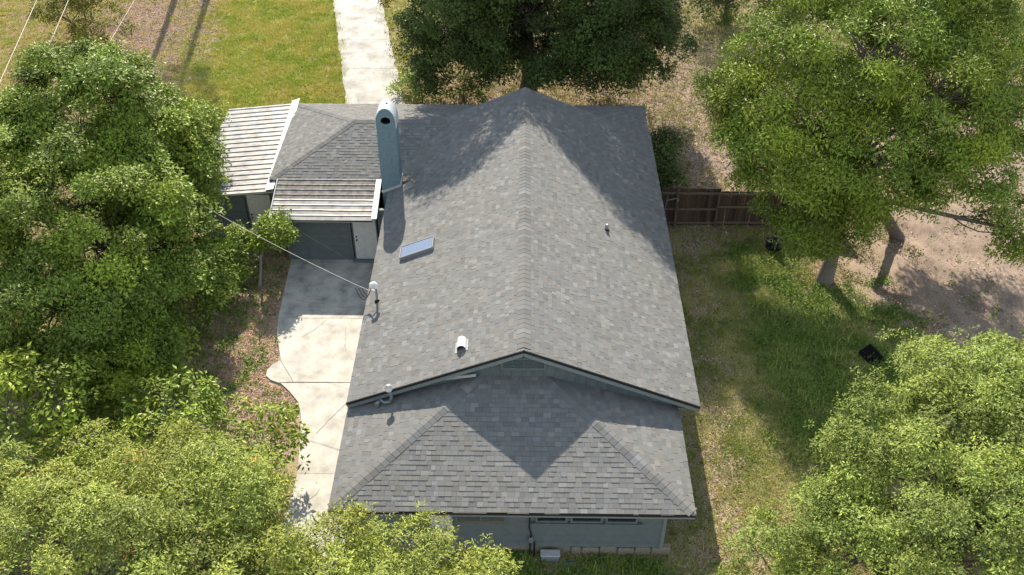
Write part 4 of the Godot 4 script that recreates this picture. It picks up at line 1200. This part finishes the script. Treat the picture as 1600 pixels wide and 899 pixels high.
# ---------------------------------------------------------------- small things
func small_things() -> void:
	# black rubbish bag in the grass
	var T := thing("rubbish_bag", "black plastic rubbish bag in the grass below the fence", "bag", Vector3(9.6, 0, -11.0))
	var mb := MB.new()
	var rows := 12; var cols := 18
	var P: Array = []; 
	for j in rows + 1:
		var r: Array = []
		var f := float(j) / rows
		for i in cols:
			var a := TAU * i / cols
			var rad := 0.36 * (sin(minf(f * 1.25, 1.0) * PI * 0.5 + 0.0) * 0.35 + 0.7) * (1.0 - pow(f, 3.0) * 0.85)
			rad *= 1.0 + 0.22 * nz2.get_noise_3d(cos(a) * 1.6, f * 2.2, sin(a) * 1.6)
			r.append(Vector3(cos(a) * rad, f * 0.72 - 0.02 + 0.05 * nz2.get_noise_2d(a * 2.0, f * 3.0), sin(a) * rad))
		P.append(r)
	for j in rows:
		for i in cols:
			var i2 := (i + 1) % cols
			mb.quad(P[j][i2], P[j][i], P[j + 1][i], P[j + 1][i2])
	put("sack", mb, M.blackplastic, T)
	var kn := MB.new(); kn.tube([Vector3(0, 0.64, 0), Vector3(0.01, 0.72, 0), Vector3(0.04, 0.8, 0.02), Vector3(0.1, 0.86, 0.06)], [0.06, 0.035, 0.07, 0.03], 9); put("knot", kn, M.blackplastic, T)
	# black sheet leaning in the weeds
	var s := MB.new()
	s.cbox(Vector3.ZERO, Vector3(0.62, 0.025, 0.8), 0.008, Basis.from_euler(Vector3(0.3, 0.65, 0.1)))
	for i in s.v.size(): s.v[i] += Vector3(11.75, 0.13, -4.85)
	var o := put("black_board", s, M.darksheet, self, Vector3(11.75, 0.02, -4.85))
	tag(o, "black flat board leaning in the weeds beside the bottom right tree", "board")
	# meter box, conduit and rubbish along the front wall
	var ub := thing("utility_box", "small pale blue box on the ground against the front wall", "box", Vector3(0.78, 0, 3.22))
	var b1 := MB.new(); b1.cbox(Vector3(0, 0.12, 0), Vector3(0.5, 0.24, 0.2), 0.015); put("case", b1, M.trim, ub)
	var b2 := MB.new(); b2.cbox(Vector3(0, 0.26, 0.01), Vector3(0.54, 0.035, 0.24), 0.012); put("lid", b2, M.pale, ub)
	var cd := thing("conduit", "dark cable conduit running down the front wall", "conduit", Vector3(0.22, 0, 3.12))
	var c1 := MB.new(); c1.tube([Vector3(0, 0.0, 0.03), Vector3(0, 0.75, 0.03), Vector3(0.03, 1.0, 0.03), Vector3(-0.03, 1.3, 0.03), Vector3(0, 2.2, 0.03)], [0.022, 0.022, 0.02, 0.02, 0.02], 8); put("pipe", c1, M.drip, cd)
	var c2 := MB.new(); c2.cbox(Vector3(0.02, 0.75, 0.04), Vector3(0.12, 0.2, 0.07), 0.01); put("junction_box", c2, M.galv, cd)
	var d1 := MB.new(); d1.tube([Vector3(0.12, 0.0, 0.05), Vector3(0.12, 0.62, 0.03)], [0.025, 0.025], 8); put("stub_pipe", d1, M.drip, cd)
	var pieces := [[Vector3(1.28, 0.05, 3.42), 0.34, 0.5, "crumpled blue-grey scrap nearest the utility box"], [Vector3(1.62, 0.05, 3.52), 0.26, 1.3, "crumpled blue-grey scrap farther from the utility box"]]
	for q in pieces:
		var c: Vector3 = q[0]
		var m := MB.new()
		var g: Array = []
		for j in 6:
			var r: Array = []
			for i in 6:
				r.append(Vector3((i - 2.5) * q[1] / 5.0, 0.05 * nz2.get_noise_2d(i * 1.7 + c.x * 9.0, j * 1.7) + 0.02, (j - 2.5) * q[1] * 0.7 / 5.0).rotated(Vector3.UP, q[2]))
			g.append(r)
		for j in 5:
			for i in 5:
				m.quad(g[j][i], g[j + 1][i], g[j + 1][i + 1], g[j][i + 1])
				m.quad(g[j][i + 1] - Vector3(0, 0.006, 0), g[j + 1][i + 1] - Vector3(0, 0.006, 0), g[j + 1][i] - Vector3(0, 0.006, 0), g[j][i] - Vector3(0, 0.006, 0))
		var so := put("scrap_sheet", m, M.bluetarp, self)
		so.position = c - Vector3(0, 0.03, 0)
		tag(so, q[3], "scrap", "scraps by the front wall")

# ---------------------------------------------------------------- grass, litter, weeds
func blades(n: int, len: float, wid: float, spread: float, sd: int, m: Material) -> ArrayMesh:
	var r := RandomNumberGenerator.new(); r.seed = sd
	var mb := MB.new()
	for k in n:
		var a := r.randf() * TAU
		var b := Vector3(r.randf_range(-1, 1), 0, r.randf_range(-1, 1)) * spread
		var d := Vector3(cos(a), 0, sin(a))
		var l := len * r.randf_range(0.6, 1.3)
		var tip := b + Vector3(0, l * r.randf_range(0.45, 1.0), 0) + d * l * r.randf_range(0.2, 0.9)
		var s := d.cross(Vector3.UP) * wid * 0.5
		var q := r.randf_range(0.4, 1.0)
		mb.tri(b - s, b + s, tip, Color(q * r.randf_range(0.9, 1.05), q, q * 0.9))
	return mb.mesh(m)

func scatter(called: String, label: String, cat: String, mesh: ArrayMesh, xf: Array, cols: Array) -> void:
	var mm := MultiMesh.new()
	mm.transform_format = MultiMesh.TRANSFORM_3D
	mm.use_colors = true
	mm.mesh = mesh
	mm.instance_count = xf.size()
	for i in xf.size():
		mm.set_instance_transform(i, xf[i]); mm.set_instance_color(i, cols[i])
	var o := MultiMeshInstance3D.new()
	o.name = called; o.multimesh = mm
	o.set_meta("kind", "stuff")
	tag(o, label, cat)
	add_child(o)
	print(called, " ", xf.size())

func covered(x: float, z: float) -> bool:
	if x > -4.5 and x < 4.5 and z > -17 and z < -0.2: return true
	if x > -4.6 and x < 3.85 and z >= -0.3 and z < 3.0: return true
	if x > -12.6 and x <= -4.4 and z > -17.3 and z < -10.0 and (x > -8.9 or z < -11.4): return true
	return false

func paved(x: float, z: float) -> bool:
	if x > -8.8 and x < -4.4 and z > -10.0 and z < -5.8: return true
	if x > -8.3 and x < -4.4 and z >= -5.8 and z < -3.4: return true
	if x > -8.42 and x < -7.0 and z > -4.3 and z < -3.3: return true
	if x > -7.15 and x < -4.4 and z >= -3.5 and z < 0.4: return true
	if x > -6.72 and x < -4.9 and z >= 0.3 and z < 6.2: return true
	if z < -19.0:
		var l := -8.05 + (z + 20.0) * 0.205
		var rag := 0.16 + 0.5 * nz2.get_noise_2d(x * 1.5, z * 1.5)
		if x > l + rag and x < l + 2.7 - rag: return true
	return false

func ground_cover() -> void:
	var gm := leafmat(1, 1, 1, 0.35, 0.7)
	var gx: Array = []; var gc: Array = []
	var lx: Array = []; var lc: Array = []
	var wx: Array = []; var wc: Array = []
	var n := 0
	var tries := 680000
	for i in tries:
		var z := rng.randf_range(-42.0, 6.5)
		var half := 14.0 + (6.5 - z) * 0.40
		var x := rng.randf_range(-half, half)
		if covered(x, z): continue
		var pv := paved(x, z)
		var q := zone(x, z)
		var y := ground_y(x, z) - 0.005
		var rot := Basis(Vector3.UP, rng.randf() * TAU)
		if not pv and rng.randf() < q.x * (0.95 if z < -18 else 0.9) * (0.75 + 0.7 * nz2.get_noise_2d(x * 0.7, z * 0.7)):
			var s := rng.randf_range(0.55, 1.15) * (1.2 if z < -18 else 1.0) * (1.0 + 0.7 * q.w) * (1.7 if rng.randf() < 0.06 else 1.0)
			gx.append(Transform3D(rot.scaled(Vector3(s, s * rng.randf_range(0.6, 1.1), s)), Vector3(x, y, z)))
			var dryness := clampf(0.5 + nz.get_noise_2d(x * 1.3 + 200, z * 1.3) * 1.3 + rng.randf_range(-0.25, 0.25), 0, 1)
			var c := Color(0.3, 0.36, 0.065).lerp(Color(0.75, 0.64, 0.27), dryness)
			c = c.lerp(Color(0.24, 0.38, 0.065), q.w * 0.7)
			if x < -5 and z < -17: c = Color(0.56, 0.62, 0.09).lerp(Color(0.85, 0.7, 0.2), dryness * 0.9)
			gc.append(c)
		elif rng.randf() < (0.06 if pv else 0.03 + q.z * 0.6) * (1.0 - 0.55 * q.y):
			if pv and (z > -19 and rng.randf() < 0.93): continue
			if pv and rng.randf() < 0.4: continue
			for k in (1 if pv else 3):
				var e := Vector3(rng.randf_range(-.6, .6), rng.randf() * TAU, rng.randf_range(-.6, .6))
				var s := rng.randf_range(0.6, 1.35) * (0.7 if pv else 1.0)
				lx.append(Transform3D(Basis.from_euler(e).scaled(Vector3.ONE * s), Vector3(x + rng.randf_range(-.1, .1), (0.055 if pv and z > -19 else (0.042 if pv else y + 0.02)), z + rng.randf_range(-.1, .1))))
				var t := rng.randf()
				var c := Color(0.45, 0.345, 0.29)
				if t < 0.4: c = Color(0.25, 0.155, 0.10)
				elif t < 0.55: c = Color(0.13, 0.08, 0.05)
				elif t < 0.6: c = Color(0.22, 0.095, 0.055)
				elif t > 0.88: c = Color(0.58, 0.48, 0.42)
				if x < -7.0 and z > -12 and t > 0.2 and t < 0.6: c = Color(0.42, 0.2, 0.14)
				if pv: c = Color(0.06, 0.075, 0.03) if t < 0.5 else Color(0.14, 0.09, 0.05)
				lc.append(c)
		if not pv and rng.randf() < q.w * 0.5 * clampf(0.35 + 1.5 * nz2.get_noise_2d(x * 0.5 + 30, z * 0.5), 0.03, 1.0) + (0.03 if z > -18 and x < -7.5 else 0.004):
			var s := rng.randf_range(0.5, 1.3)
			wx.append(Transform3D(rot.scaled(Vector3.ONE * s), Vector3(x, y + 0.03, z)))
			var v := rng.randf_range(0.75, 1.25)
			wc.append(Color(0.17 * v, 0.28 * v, 0.055 * v).lerp(Color(0.36, 0.42, 0.09), rng.randf() * 0.4))
	var leaf := MB.new()
	leaf.tri(Vector3(0, 0.01, -0.04), Vector3(-0.02, 0, 0.0), Vector3(0, 0.007, 0.036))
	leaf.tri(Vector3(0, 0.01, -0.04), Vector3(0, 0.007, 0.036), Vector3(0.02, 0, 0.0))
	scatter("grass", "short patchy grass over the yard", "grass", blades(9, 0.13, 0.017, 0.10, 3, gm), gx, gc)
	var lm := plain(1, 1, 1, 0.8)
	scatter("fallen_leaves", "dry fallen leaves lying over the yard", "leaves", leaf.mesh(lm), lx, lc)
	var wm := spray(12, 0.085, 0.05, 0.1, 0.1, 9)
	wm.surface_set_material(0, gm)
	scatter("weeds", "green leafy weeds spreading under the right tree", "weeds", wm, wx, wc)
